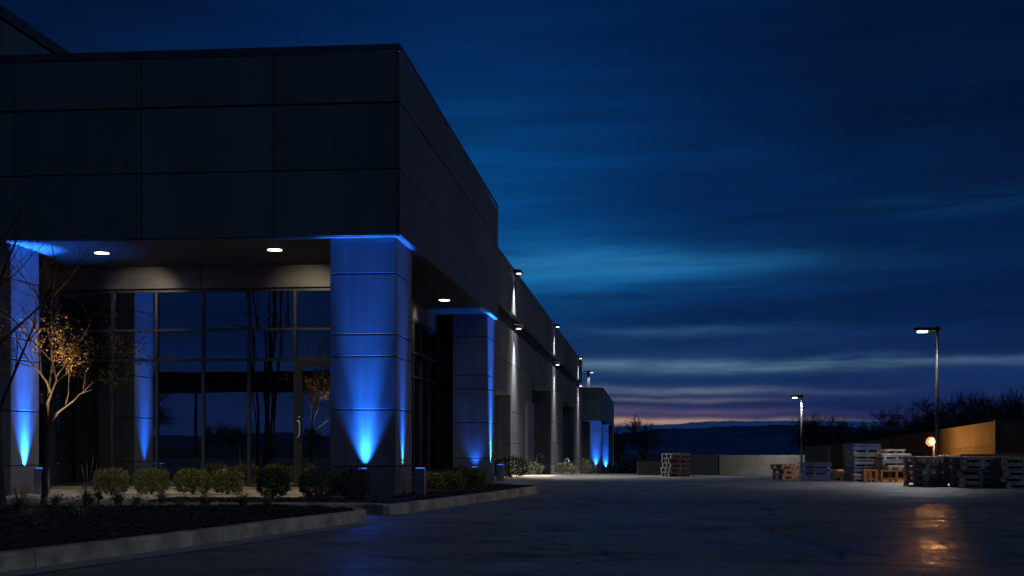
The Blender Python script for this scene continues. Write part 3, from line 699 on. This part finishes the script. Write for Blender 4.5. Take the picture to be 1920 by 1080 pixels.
# ---------------------------------------------------------------- plants
def leaf_quad(b, p, n, s, w, mi=0):
    n = n.normalized(); a = n.cross(Vector((R.uniform(-1,1),R.uniform(-1,1),R.uniform(-1,1)))).normalized(); c = n.cross(a)
    b.add([p-a*w, p+n*s*.45-a*w*.2+c*w, p+n*s, p+a*w], [(0,1,2,3)], mi)
def shrub(px, py, w, h, label, mat, lift=.15, squareness=.6, n=1500, leaf=.06, group='clipped shrubs in front of the storefront', name='shrub', loc=None, cat='shrub'):
    p = loc or gp(px, py, lift); t = thing(name, label, cat, p, R.uniform(0,6), group)
    b = MB()
    for k in range(n):
        a = R.uniform(0,2*math.pi); v = R.uniform(-.93,1); rr = (1-abs(v)**(5 if squareness < 1 else 2.7))**.5 if abs(v) < 1 else 0
        dep = R.uniform(.62,1)**.6
        lump = 1+.13*noise.noise(Vector((math.cos(a)*2+px*.1,math.sin(a)*2,v*2)))
        x = math.cos(a)*rr*w/2*dep*lump; y = math.sin(a)*rr*w/2*dep*lump; z = h*.5+v*h*.5*dep*lump
        nr = Vector((x/w, y/w, (z-h*.45)/h+.25))+Vector((R.gauss(0,.35),R.gauss(0,.35),R.gauss(0,.35)))
        leaf_quad(b, Vector((x,y,max(.01,z))), nr, leaf*R.uniform(.6,1.4), leaf*.22*R.uniform(.7,1.4))
    b.build('foliage', mat, t)
    b = MB()
    for k in range(14):
        a = R.uniform(0,6.28); rr = R.uniform(.2,.8)*w/2
        b.tube([(0,0,-.02),(math.cos(a)*rr*.4,math.sin(a)*rr*.4,h*.35),(math.cos(a)*rr,math.sin(a)*rr,h*R.uniform(.6,.95))], [.010,.007,.002], 5)
    b.build('stems', M['bark'], t)
    return t
sh = [(209,926,.56,.41,'leftmost squared clipped shrub, behind two dry stalks'),(284,926,.55,.42,'second squared clipped shrub from the left'),(361,926,.56,.41,'third squared clipped shrub from the left, touching its neighbour on the right'),(427,926,.49,.42,'rightmost squared clipped shrub of the row, left of the wispy rounded one')]
for px, py, w, h, lb in sh: shrub(px, py, w, h, lb, M['shrub'])
shrub(512,934,.50,.46,'small loose rounded shrub standing before the storefront left of the door',M['shrub2'],squareness=1,n=1900,leaf=.05)
shrub(597,936,.60,.46,'broad dark rounded shrub in mulch beneath the glass door',M['shrub2'],squareness=1,n=2400,leaf=.045)
shrub(665,936,.48,.48,'dark rounded shrub in mulch against the big blue lit column',M['shrub2'],squareness=1,n=2000,leaf=.045)
k = 0
hl = ['low shrub directly right of the front column light box','low shrub second from the front column light box','low shrub in the middle of the hedge between columns','low shrub fourth along the hedge between columns','low shrub at the foot of the rear column']
for (px, py, w, h) in ((806,921,.52,.33),(824,915,.55,.36),(843,919,.6,.33),(862,912,.6,.40),(882,914,.6,.38)):
    shrub(px, py, w, h, hl[k], M['shrub2'] if k%2 else M['shrub'], .12, 1, 1500, .055, 'low hedge shrubs between the columns'); k += 1
hl = ['leafy plant at the warehouse bay right of the rear column','small plant at the foot of the first lit warehouse pier','small plant at the foot of the second lit warehouse pier','small plant left of the far entrance column','yellow green plant inside the far entrance gap','small plant right of the far entrance columns']
for i, (x, r, w, h) in enumerate(((.18,38.5,1.0,.62),(.25,43.6,1.0,.42),(.3,62.8,1.1,.55),(.15,84,1.3,1.0),(.3,88.5,1.2,.95),(2.2,128,1.3,1.0))):
    shrub(0, 0, w, h, hl[i], M['shrub3'], loc=Vector((x, yw(r), gz(yw(r)))), squareness=1, n=700, leaf=.09, group='small plants along the warehouse foot', name='plant', cat='plant')

def grass(px, py, hgt, n, label, spread=.12, dry=.2, lift=.2, stalks=0):
    p = gp(px, py, lift); t = thing('ornamental_grass', label, 'grass clump', p, 0, 'grass clumps in the island bed')
    b = MB()
    for k in range(n):
        a = R.uniform(0,6.28); out = R.uniform(.2,1)**.8; h = hgt*R.uniform(.45,1.05)*(1.15-.5*out); bs = Vector((math.cos(a),math.sin(a),0))*R.uniform(0,spread*.4)
        d = Vector((math.cos(a),math.sin(a),0)); L_ = hgt*out*.75; sd_ = Vector((-d.y,d.x,0))*R.uniform(.003,.006); prev = None
        mi = 1 if R.random() < dry else 0; pts = []
        for s in range(5):
            f = s/4; q = bs+d*L_*f**1.6+Vector((0,0,h*(f**.8)*(1-.28*out*f*f))); pts.append((q, sd_*(1-f*.92)))
        vs = []
        for q, w in pts: vs += [q-w, q+w]
        b.add(vs, [(2*i,2*i+1,2*i+3,2*i+2) for i in range(4)], mi)
    for k in range(stalks):
        a = R.uniform(0,6.28); l = R.uniform(.03,.12); h = R.uniform(.5,.8)
        b.tube([(0,0,0),(math.cos(a)*l*.5,math.sin(a)*l*.5,h*.6),(math.cos(a)*l,math.sin(a)*l,h*.85),(math.cos(a)*l*1.1,math.sin(a)*l*1.1,h)], [.003,.003,.008,.002], 4, mi=1)
    b.build('blades', [M['grassb'], M['dryb']], t); return t
gs = [(38,962,.42,220,'large grass clump at the foot of the two left tree trunks',0),(105,948,.26,110,'short grass clump just right of the slender tree trunk',0),(165,953,.42,190,'tall grass clump with upright dry stalks before the leftmost shrub',5),(222,946,.30,150,'grass clump spreading below the gap after the first shrub',0),(256,951,.26,110,'low grass tuft below the second squared shrub',0),(304,944,.26,130,'grass tuft between the second and third squared shrubs',0),(340,956,.24,120,'low grass tuft nearest the kerb below the third shrub',0),(385,951,.30,160,'spiky grass clump below the fourth squared shrub',0),(456,950,.30,170,'spiky upright grass clump alone on dark mulch',1),(502,950,.24,120,'rightmost small grass clump near the island tip',0),(62,985,.30,150,'dark grass clump low in the left foreground mulch',0),(150,975,.24,110,'sparse dark grass in the middle of the island mulch',0)]
for px, py, h, n, lb, st in gs: grass(px, py, h, n, lb, stalks=st)

# bare trees -------------------------------------------------------
def grow(b, p, d, length, rad, lev, maxlev, ends, up=.25, split=(3,5), k=6, wig=.22, spreadang=(.45,.85)):
    n = 5 if lev < 2 else 4; pts = [p.copy()]; rads = [rad]; dd = d.copy()
    for i in range(n):
        dd = (dd+Vector((R.gauss(0,wig),R.gauss(0,wig),R.gauss(0,wig)*.6))*.5+Vector((0,0,up*.22))).normalized()
        p = p+dd*length/n; pts.append(p.copy()); rads.append(rad*(1-.62*(i+1)/n))
        if lev >= maxlev-1: ends.append((p.copy(), dd.copy(), lev))
    b.tube(pts, rads, max(3, k-lev*1 if lev < 3 else 3), cap=False)
    if lev >= maxlev: return
    for c in range(R.randint(*split)):
        f = R.uniform(.3,1); i = min(n-1, int(f*n)); q = pts[i].lerp(pts[i+1], f*n-i)
        a = R.uniform(0,6.28); s = R.uniform(*spreadang); base = (pts[i+1]-pts[i]).normalized()
        e = base.cross(Vector((math.cos(a),math.sin(a),.3))).normalized()
        nd = (base*math.cos(s)+e*math.sin(s)).normalized()
        grow(b, q, nd, length*R.uniform(.5,.78), max(.0012, rads[i+1]*R.uniform(.5,.75)), lev+1, maxlev, ends, up, split, k, wig, spreadang)
def near_tree(px, py, d0, label, trunk_h, height, r0, seed, leaves, lo, hi, lean=0, name='young_tree', first=9):
    global R
    p = gp(px, py, d0); t = thing(name, label, 'tree', p); keep = R; R = random.Random(seed)
    b = MB(); tr = [Vector((lean*k*.02+R.gauss(0,.008), R.gauss(0,.008), trunk_h*k/6)) for k in range(7)]
    b.tube([(0,0,-.05)]+tr, [r0*1.25]+[r0*(1.08-.05*k) for k in range(7)], 10, cap=False); ends = []
    b2 = MB(); ld = tr[-1].copy(); lp = [ld.copy()]
    for k in range(8): ld = ld+Vector((R.gauss(0,.05),R.gauss(0,.05),(height-trunk_h)/8*.9)); lp.append(ld.copy())
    b.tube(lp, [r0*.68*(1-.8*k/8) for k in range(9)], 8, cap=False)
    for k in range(first):
        f = k/first*.8; i = int(f*8); q = lp[i].lerp(lp[i+1], f*8-i); a = k*2.4+R.uniform(-.4,.4); tilt = R.uniform(.5,.95)
        nd = Vector((math.cos(a)*math.sin(tilt), math.sin(a)*math.sin(tilt), math.cos(tilt)))
        grow(b2, q, nd, (height-trunk_h)*R.uniform(.34,.52)*(1-.45*f), r0*.42*(1-.5*f), 1, 4, ends, .35, (3,5), 6, .25)
    b.build('trunk', M['bark'], t, smooth=True); b2.build('branches', M['bark'], t)
    if leaves:
        lb = MB(); es = [e for e in ends if lo < e[0].z < hi]; R.shuffle(es)
        cnt = 0
        for e, dd, lv in es*7:
            if cnt > leaves: break
            prob = 1-((e.z-lo)/(hi-lo))**1.3
            if R.random() > prob: continue
            q = e+Vector((R.gauss(0,.02),R.gauss(0,.02),R.gauss(0,.02)))
            s = R.uniform(.020,.042); leaf_quad(lb, q, dd*.3+Vector((R.gauss(0,.5),R.gauss(0,.5),R.uniform(-1,.1))), s, s*.32); cnt += 1
        lb.build('leaves', M['autumn'], t)
    R = keep; return t
near_tree(83, 943, .2, 'slender young tree with golden leaves low in its crown', 1.05, 3.75, .044, 11, 3400, 1.05, 2.6, .3)
near_tree(3, 956, .2, 'bare leafless tree at the left edge in front of the blue lit pier', 1.15, 4.1, .058, 23, 220, 1.2, 2.4, -.5)
# added spotlight with no known source, warming the low crown
q = gp(83, 943, .2)+Vector((.85,-.22,0)); t = thing('added_spotlight', 'added small black spotlight in the island mulch at the foot of the golden tree', 'spotlight', q)
b = MB(); b.tube([(0,0,-.03),(0,0,.08)], [.01,.01], 8); b.build('stake', M['black'], t)
b = MB(); b.tube([(.02,.03,.07),(-.015,-.015,.14)], [.035,.045], 12); b.build('lamp_head', M['black'], t)
tg = Vector((-.72,.16,1.72))
spot(t, (-.02,.02,.26), tg, 420, (1,.72,.40), 18, .8, .03)

b = MB(); c0 = gp(83, 943, .2)
for k in range(260):
    x = c0.x+R.gauss(.3,1.0); y = c0.y+R.gauss(.1,.8)
    z = .262+.03*noise.noise(Vector((x*4,y*4,0))) if y < -2.95 else .158
    leaf_quad(b, Vector((x,y,z)), Vector((R.gauss(0,1),R.gauss(0,1),.25)), R.uniform(.03,.05), .013)
tag(b.build('fallen_leaves', M['autumn']), 'scattering of fallen golden leaves around the slender tree', 'leaves', kind='stuff')
# distant bare trees: three shapes, copied
def far_shape(seed, levels=4, first=9):
    global R
    keep = R; R = random.Random(seed); b = MB(); c = MB(); ends = []
    tr = [Vector((R.gauss(0,.01)*k, 0, .40*k/4)) for k in range(5)]; b.tube([(0,0,-.06)]+tr, [.022,.02,.018,.017,.016,.015], 6, cap=False)
    for k in range(first):
        q = tr[R.randint(2,4)]; a = k*2.4+R.uniform(-.4,.4); tilt = R.uniform(.15,1.0)
        grow(c, q, Vector((math.cos(a)*math.sin(tilt), math.sin(a)*math.sin(tilt), math.cos(tilt))), R.uniform(.24,.34), .012, 1, levels, ends, .22, (4,5), 4, .26)
    for e, d, lv in ends[::1]:
        for _ in range(1):
            dd = (d+Vector((R.gauss(0,.5),R.gauss(0,.5),R.gauss(0,.4)))).normalized()*R.uniform(.02,.05); w = dd.cross(Vector((R.gauss(0,1),R.gauss(0,1),R.gauss(0,1)))).normalized()*.0028
            c.add([e-w, e+w, e+dd], [(0,1,2)])
    m = sorted(v[2] for v in c.v)[int(len(c.v)*.992)]; R = keep
    def mesh(mb, nm):
        me = bpy.data.meshes.new(nm); me.from_pydata([(x/m,y/m,z/m) for x,y,z in mb.v], [], mb.f); me.materials.append(M['bark2']); return me
    return mesh(b, 'trunk'), mesh(c, 'crown')
shapes = [far_shape(s) for s in (3,8,15)]
def far_tree(loc, h, label, k, group, wide=1.0):
    t = thing('bare_tree', label, 'tree', loc, R.uniform(0,6), group)
    for nm, me in zip(('trunk','crown'), shapes[k%3]):
        o = bpy.data.objects.new(nm, me); link(o, t); o.scale = (h*wide, h*wide, h)
    return t
ft = [(1205,786,150,1.0,'lone bare tree against the pink horizon left of the pallets'),(1160,800,140,1.2,'low bare tree just right of the far entrance block'),
 (1528,783,120,1.3,'rounded dark tree right of the distant street lamp'),(1556,782,118,1.3,'second dark rounded tree right of the distant street lamp'),(1582,792,122,1.2,'smaller dark tree left of the gap in the tree line'),(1640,790,125,1.2,'low dark tree right of the gap in the tree line'),
 (1684,771,120,1.2,'bare tree left of the tall street lamp, first of the taller ones'),(1718,768,122,1.1,'bare tree second left of the tall street lamp'),(1741,770,118,1.0,'bare tree directly left of the tall street lamp'),(1776,749,112,1.25,'broad bare tree just right of the tall street lamp'),(1800,757,116,1.0,'bare tree second right of the tall street lamp'),
 (1827,736,110,.85,'tallest narrow bare tree in the right hand tree line'),(1860,741,112,1.1,'bare tree right of the tallest narrow one'),(1885,739,114,1.1,'bare tree second from the right edge'),(1914,742,112,1.1,'bare tree cut by the right edge of the view')]
for i, (px, py, d, wd, lb) in enumerate(ft):
    tp = at_d(px, py, d); g = gz(tp.y)-.2; far_tree((tp.x,tp.y,g), tp.z-g, lb, i, 'bare trees beyond the yard wall', wd)
# undergrowth behind the low wall
b = MB()
for k in range(2000):
    px = R.uniform(1145,2000); d = R.uniform(104,138); base = at_d(px, HZ, d); g = gz(base.y)
    top = .7+.7*noise.noise(Vector((px*.012,d*.02,0)))+(.5 if 1500 < px < 1600 else 0)
    q = Vector((base.x, base.y, g+R.uniform(0,1)**.8*top)); n_ = Vector((R.gauss(0,1),R.gauss(0,1),R.gauss(0,1)+.6)); leaf_quad(b, q, n_, R.uniform(.35,.9), R.uniform(.10,.22))
tag(b.build('undergrowth', M['bark2']), 'mass of dark scrub behind the low concrete wall', 'undergrowth', kind='stuff')
# things mirrored in the storefront glass (they stand behind the camera)
def behind_tree(px, pt, yo, lb, k, wd=1.0):
    tp = mirror_pt(px, pt, yo); far_tree((tp.x, tp.y, -.02), tp.z, lb, k, 'bare trees mirrored in the storefront', wd)
behind_tree(258, 728, -52, 'bare spreading tree mirrored in the left storefront pane', 0, 1.2)
for i, (px, pt, yo) in enumerate(((395,797,-110),(418,793,-112),(442,800,-108),(462,796,-110),(590,800,-110))):
    behind_tree(px, pt, yo, 'small distant tree mirrored low in the middle storefront panes', i+1, 1.3)
# multi-stemmed tree
tp = mirror_pt(508, HZ, -33); t = thing('bare_tree', 'tall many stemmed tree mirrored beside the glass door', 'tree', (tp.x,tp.y,0)); b = MB(); c = MB(); ends = []
keepR = R; R = random.Random(5)
for k in range(9):
    x = R.uniform(-1.1,1.3); r = R.choice((.03,.04,.05,.07,.12)); pts = [Vector((x*.4,R.uniform(-.3,.3),0))]
    for s in range(6): pts.append(Vector((x*(.5+.5*s/5)+R.gauss(0,.05), R.uniform(-.3,.3), 1.6+s*1.6)))
    b.tube(pts, [r*(1-.09*s) for s in range(7)], 7, cap=False)
    for s in range(3): grow(c, pts[4+s%3], Vector((R.gauss(0,1),R.gauss(0,1),.7)).normalized(), 2.2, r*.4, 2, 4, ends, .1, (3,4), 5)
R = keepR
b.build('trunk', M['bark2'], t); c.build('crown', M['bark2'], t)
tp = mirror_pt(362, HZ, -60); zt3 = mirror_pt(362, 695, -60).z; t = thing('utility_pole', 'slim utility pole with crossbar mirrored in the storefront', 'pole', (tp.x,tp.y,0))
b = MB(); b.tube([(0,0,0),(0,0,zt3)], [.13,.09], 8); b.build('pole', M['bark2'], t); b = MB(); zc_ = mirror_pt(362,735,-60).z; b.box(-.6,.6,-.16,-.1,zc_-.06,zc_+.06); b.build('crossbar', M['bark2'], t)
z0_, z1_ = mirror_pt(500,734,-38).z, mirror_pt(500,697,-38).z
t = thing('overhead_gantry', 'dark overhead gantry beam mirrored as a black band across the storefront', 'gantry', (-10,-38,0))
b = MB(); b.box(-24,22,-.6,.6,z0_,z1_); b.build('beam', M['black'], t); 
for x in (-24.3,22.3):
    b = MB(); b.box(x-.3,x+.3,-.4,.4,0,z1_); b.build('post', M['black'], t)

# ---------------------------------------------------------------- yard walls
def yard_wall(p0, p1, z0, z1a, z1b, label, name='concrete_wall', th=.18, joint=.5, mat='block'):
    p0 = Vector((p0.x,p0.y)); p1 = Vector((p1.x,p1.y)); d = (p1-p0); l = d.length; a = math.atan2(d.y, d.x)
    t = thing(name, label, 'wall', (p0.x,p0.y,z0), a, 'concrete walls round the yard')
    n = max(1, round(l/6)); b = MB()
    for i in range(n):
        x0, x1 = l*i/n+.01, l*(i+1)/n-.01; ha = z1a+(z1b-z1a)*(i/n)-z0; hb = z1a+(z1b-z1a)*((i+1)/n)-z0
        for (f0, f1) in ((0,joint),(joint,1)):
            g0 = .006 if f0 else 0; g1 = .006 if f1 < 1 else 0
            b.add([(x0,0,ha*f0+g0),(x1,0,hb*f0+g0),(x1,th,hb*f0+g0),(x0,th,ha*f0+g0),(x0,0,ha*f1-g1),(x1,0,hb*f1-g1),(x1,th,hb*f1-g1),(x0,th,ha*f1-g1)], [(3,2,1,0),(4,5,6,7),(0,1,5,4),(1,2,6,5),(2,3,7,6),(3,0,4,7)])
    b.add([(0.05,.03,.0),(l-.05,.03,.0),(l-.05,th-.03,.0),(0.05,th-.03,.0),(0.05,.03,z1a-z0-.03),(l-.05,.03,z1b-z0-.03),(l-.05,th-.03,z1b-z0-.03),(0.05,th-.03,z1a-z0-.03)], [(3,2,1,0),(4,5,6,7),(0,1,5,4),(1,2,6,5),(2,3,7,6),(3,0,4,7)])
    b.build('wall_panels', M[mat], t, bevel=.006)
    b = MB(); b.box(-.05,.05,-.02,th+.02,-.2,z1a-z0+.03); b.build('post', M[mat], t, bevel=.01)
    return t
def wp(px, d): return at_d(px, HZ, d)
zb = lambda d: gz(at_d(1300,HZ,d).y)-.1
zz = lambda py, d: at_d(1300,py,d).z
yard_wall(wp(1198,57), wp(1262,57), zb(57), zz(866,57), zz(866,57), 'lowest grey concrete wall piece left of the lone pallet stack')
yard_wall(wp(1262,56), wp(1346.5,56), zb(56), zz(853,56), zz(853,56), 'low concrete wall between the lone pallet stack and the dark post gap')
yard_wall(wp(1350,56), wp(1512,57), zb(56), zz(853.5,56), zz(853.5,57), 'long low concrete wall left of the distant street lamp')
yard_wall(wp(1510,52), wp(1560,46), zb(52), zz(838,52), zz(834,46), 'pale taller wall piece right of the distant street lamp')
yard_wall(wp(1560,46), wp(1673,39), zb(46), zz(832,46), zz(821,39), 'yard wall rising behind the tall mixed stack', mat='block2')
yard_wall(wp(1673,39), wp(1868,34.9), zb(39), zz(819,39), zz(789,34.9), 'highest yard wall lit orange by the amber lamp', joint=.62, mat='block2')
yard_wall(wp(1869,34.9), wp(2100,34.4), zb(34.9), zz(789.5,34.9), zz(789.5,34.9), 'dark end wall at the right edge of the yard', joint=.62, mat='block2')

# ---------------------------------------------------------------- pallets and stock
def pallet_meshes(w, dp, h, seed, mat):
    rr = random.Random(seed); dk = MB(); bl = MB(); bt = MB(); nb = 7; bw = w/nb
    for i in range(nb):
        if rr.random() < .06: continue
        x = -w/2+bw*(i+.5)+rr.uniform(-.006,.006); dk.box(x-bw*.40, x+bw*.40, -dp/2+rr.uniform(-.012,.012), dp/2+rr.uniform(-.012,.012), h-.022, h)
    for y in (-dp/2+.05, 0, dp/2-.05): bt.box(-w/2, w/2, y-.045, y+.045, h-.066, h-.0225)
    for x in (-w/2+.06, 0, w/2-.06):
        for y in (-dp/2+.055, 0, dp/2-.055): bt.box(x-.06, x+.06, y-.044, y+.044, .016, h-.064)
    for y in (-dp/2+.055, 0, dp/2-.055): bt.box(-w/2+.002, w/2-.002, y-.043, y+.043, 0, .018)
    if seed > 1: bt.box(-w/2+.01, w/2-.01, -.12, -.06, .0185, h-.067)  # extra long board added to stop light glowing through the gaps
    out = []
    for nm, q in (('deck_boards',dk),('pallet_base',bt)):
        me = bpy.data.meshes.new(nm); me.from_pydata(q.v, [], q.f); me.materials.append(mat); out.append((nm, me))
    return out
PH = .14
PM = [pallet_meshes(1.0,.95,PH-.002,s,m) for s, m in ((1,M['wood']),(2,M['wood2']),(3,M['wood2']),(4,M['wood3']))]
ORD = ['top','second','third','fourth','fifth','sixth']
def stack(loc, n, rz, where, group, kinds, w=1.0, ph=PH, hs=1.0):
    for i in range(n):
        j = n-1-i; lb = f'{ORD[j]} wooden pallet{"" if j == 0 else " from the top"} of {where}'
        t = thing('pallet', lb, 'pallet', (loc.x+R.uniform(-.035,.035), loc.y+R.uniform(-.035,.035), loc.z+i*ph*hs), rz+R.uniform(-.07,.07), group)
        for nm, me in PM[R.choice(kinds)]:
            o = bpy.data.objects.new(nm, me); link(o, t); o.scale = (w,w,hs*ph/PH)
G = 'stacked wooden pallets in the yard'
def base(px, py, back=.5): p = gp(px, py); r = ray(px, HZ); q = p+Vector((r.x,r.y,0)).normalized()*back; return Vector((q.x,q.y,gz(q.y)+.004))
stack(base(1743,913), 5, TH+.35, 'the stack in front of the amber lamp', G, [0,1], .86)
stack(base(1822,915), 5, TH+.10, 'the stack right of the amber lamp', G, [1,2], .98)
stack(base(1906,916), 5, TH+.05, 'the stack cut by the right edge', G, [1,2], .98)
stack(base(1268,894), 5, TH+.3, 'the lone stack before the low wall', G, [3], .68)
stack(base(1474,899), 3, TH+.4, 'the low stack left of the blue wrapped bundles', G, [3,1], .62)
stack(base(1790,905,.9), 5, TH+.2, 'the rear stack between the two big ones', G, [1,2], .8)
def bundle(loc, w, dp, h, rz, mat, label, group, sheets=5, spacers=True, slop=.02, name='sheet_bundle'):
    t = thing(name, label, 'bundle', loc, rz, group); b = MB(); z = .05 if spacers else .002
    sh_ = (h-z)/sheets
    for k in range(sheets):
        ox, oy = R.uniform(-slop,slop), R.uniform(-slop,slop); m = Matrix.Translation((ox,oy,z+sh_*(k+.5))) @ Matrix.Rotation(R.uniform(-.02,.02),4,'Z')
        b.boxm(m, w*R.uniform(.93,1), dp, sh_*.90)
    b.build('sheets', mat, t, bevel=.004)
    if spacers:
        b = MB()
        for x in (-w*.4,0,w*.4): b.box(x-.035,x+.035,-dp*.46,dp*.46,.001,.048)
        b.build('spacers', M['wood'], t)
    return t
GB = 'sheet bundles stacked in the yard'
q = base(1528,902); 
for i in range(3): bundle(q+Vector((R.uniform(-.02,.02),0,i*.165)), .85, .7, .16, TH-.25, M['bluesheet'], ['bottom','middle','top'][i]+' blue wrapped bundle of the low pile right of the distant lamp', GB, 3)
q = base(1571,901); bundle(q, .42, .6, .24, TH+.1, M['bluesheet'], 'small dark blue bundle beside the blue wrapped pile', GB, 3); bundle(q+Vector((.02,0,.243)), .3, .4, .05, TH+.3, M['white'], 'small pale offcut lying on the small dark bundle', GB, 2, False)
q = base(1616,903); z = 0
for i, (h, mt, w, lb) in enumerate(((.20,'greysheet',.80,'bottom grey bundle of the tall mixed stack'),(.19,'bluesheet',.78,'dark blue bundle second from the bottom of the tall mixed stack'),(.20,'greysheet',.74,'grey bundle in the middle of the tall mixed stack'),(.17,'greysheet',.80,'grey bundle second from the top of the tall mixed stack'),(.22,'bluesheet',.80,'topmost blue wrapped bundle of the tall mixed stack'))):
    bundle(q+Vector((R.uniform(-.03,.03),0,z)), w, .7, h, TH+.15, M[mt], lb, GB, 4); z += h+.003
def stillage(loc, w, dp, h, rz, label):
    t = thing('steel_stillage', label, 'stillage', loc, rz, 'orange steel stands'); r = .03
    for x in (-w/2+r,0,w/2-r):
        for y in (-dp/2+r,dp/2-r):
            b = MB(); b.box(x-r,x+r,y-r,y+r,0,h-.05); b.build('leg', M['orange'], t, bevel=.004)
    b = MB()
    for y in (-dp/2+r,dp/2-r): b.box(-w/2,w/2,y-r,y+r,h-.049,h); b.box(-w/2+.07,w/2-.07,y-.02,y+.02,.06,.10)
    for x in (-w/2+r,w/2-r): b.box(x-r,x+r,-dp/2+.065,dp/2-.065,h-.047,h-.002)
    b.build('rails', M['orange'], t, bevel=.004)
qq = gp(1630,904); stillage(Vector((qq.x,qq.y-.03,.004)), .36, .22, .33, TH, 'small orange steel stand in front of the tall mixed stack')
q = base(1675,904,.35); stillage(q, .86, .5, .31, TH+.08, 'wide orange steel stand carrying pale sheets')
z = .313
for i, (h, w, ox, mt, lb) in enumerate(((.12,.66,.08,'white','lowest pale sheet bundle on the orange stand'),(.16,.80,-.02,'greysheet','grey bundle between pale sheets on the orange stand'),(.14,.78,.02,'white','upper pale sheet bundle on the orange stand'),(.11,.52,-.02,'white','small topmost pale bundle on the orange stand'))):
    bundle(q+Vector((ox,0,z)), w, .5, h, TH+.08+R.uniform(-.04,.04), M[mt], lb, GB, 4, True, .035); z += h+.003
p0 = base(1808,915); p1 = base(1935,916); zt4 = 5*PH
for k, (a, w) in enumerate(((0,.05),(.12,.04),(.26,.06))):
    b = MB(); s = p0.lerp(p1,.5); b.boxm(Matrix.Translation(s+Vector((.0+.1*k,a-.1,zt4+.034))) @ Matrix.Rotation(TH+.02*k,4,'Z'), 1.75-.2*k, w, .055)
    tag(b.build('steel_beam', M['orange'], bevel=.004), ['front','middle','rear'][k]+' orange beam lying across the pallet stacks at the right edge', 'beam', 'orange beams on the pallets')

# ---------------------------------------------------------------- render settings
sc.render.engine = 'CYCLES'
sc.cycles.use_denoising = True; sc.cycles.max_bounces = 6; sc.cycles.sample_clamp_indirect = 4
sc.view_settings.view_transform = 'Standard'; sc.view_settings.look = 'None'; sc.view_settings.exposure = 0; sc.view_settings.gamma = 1
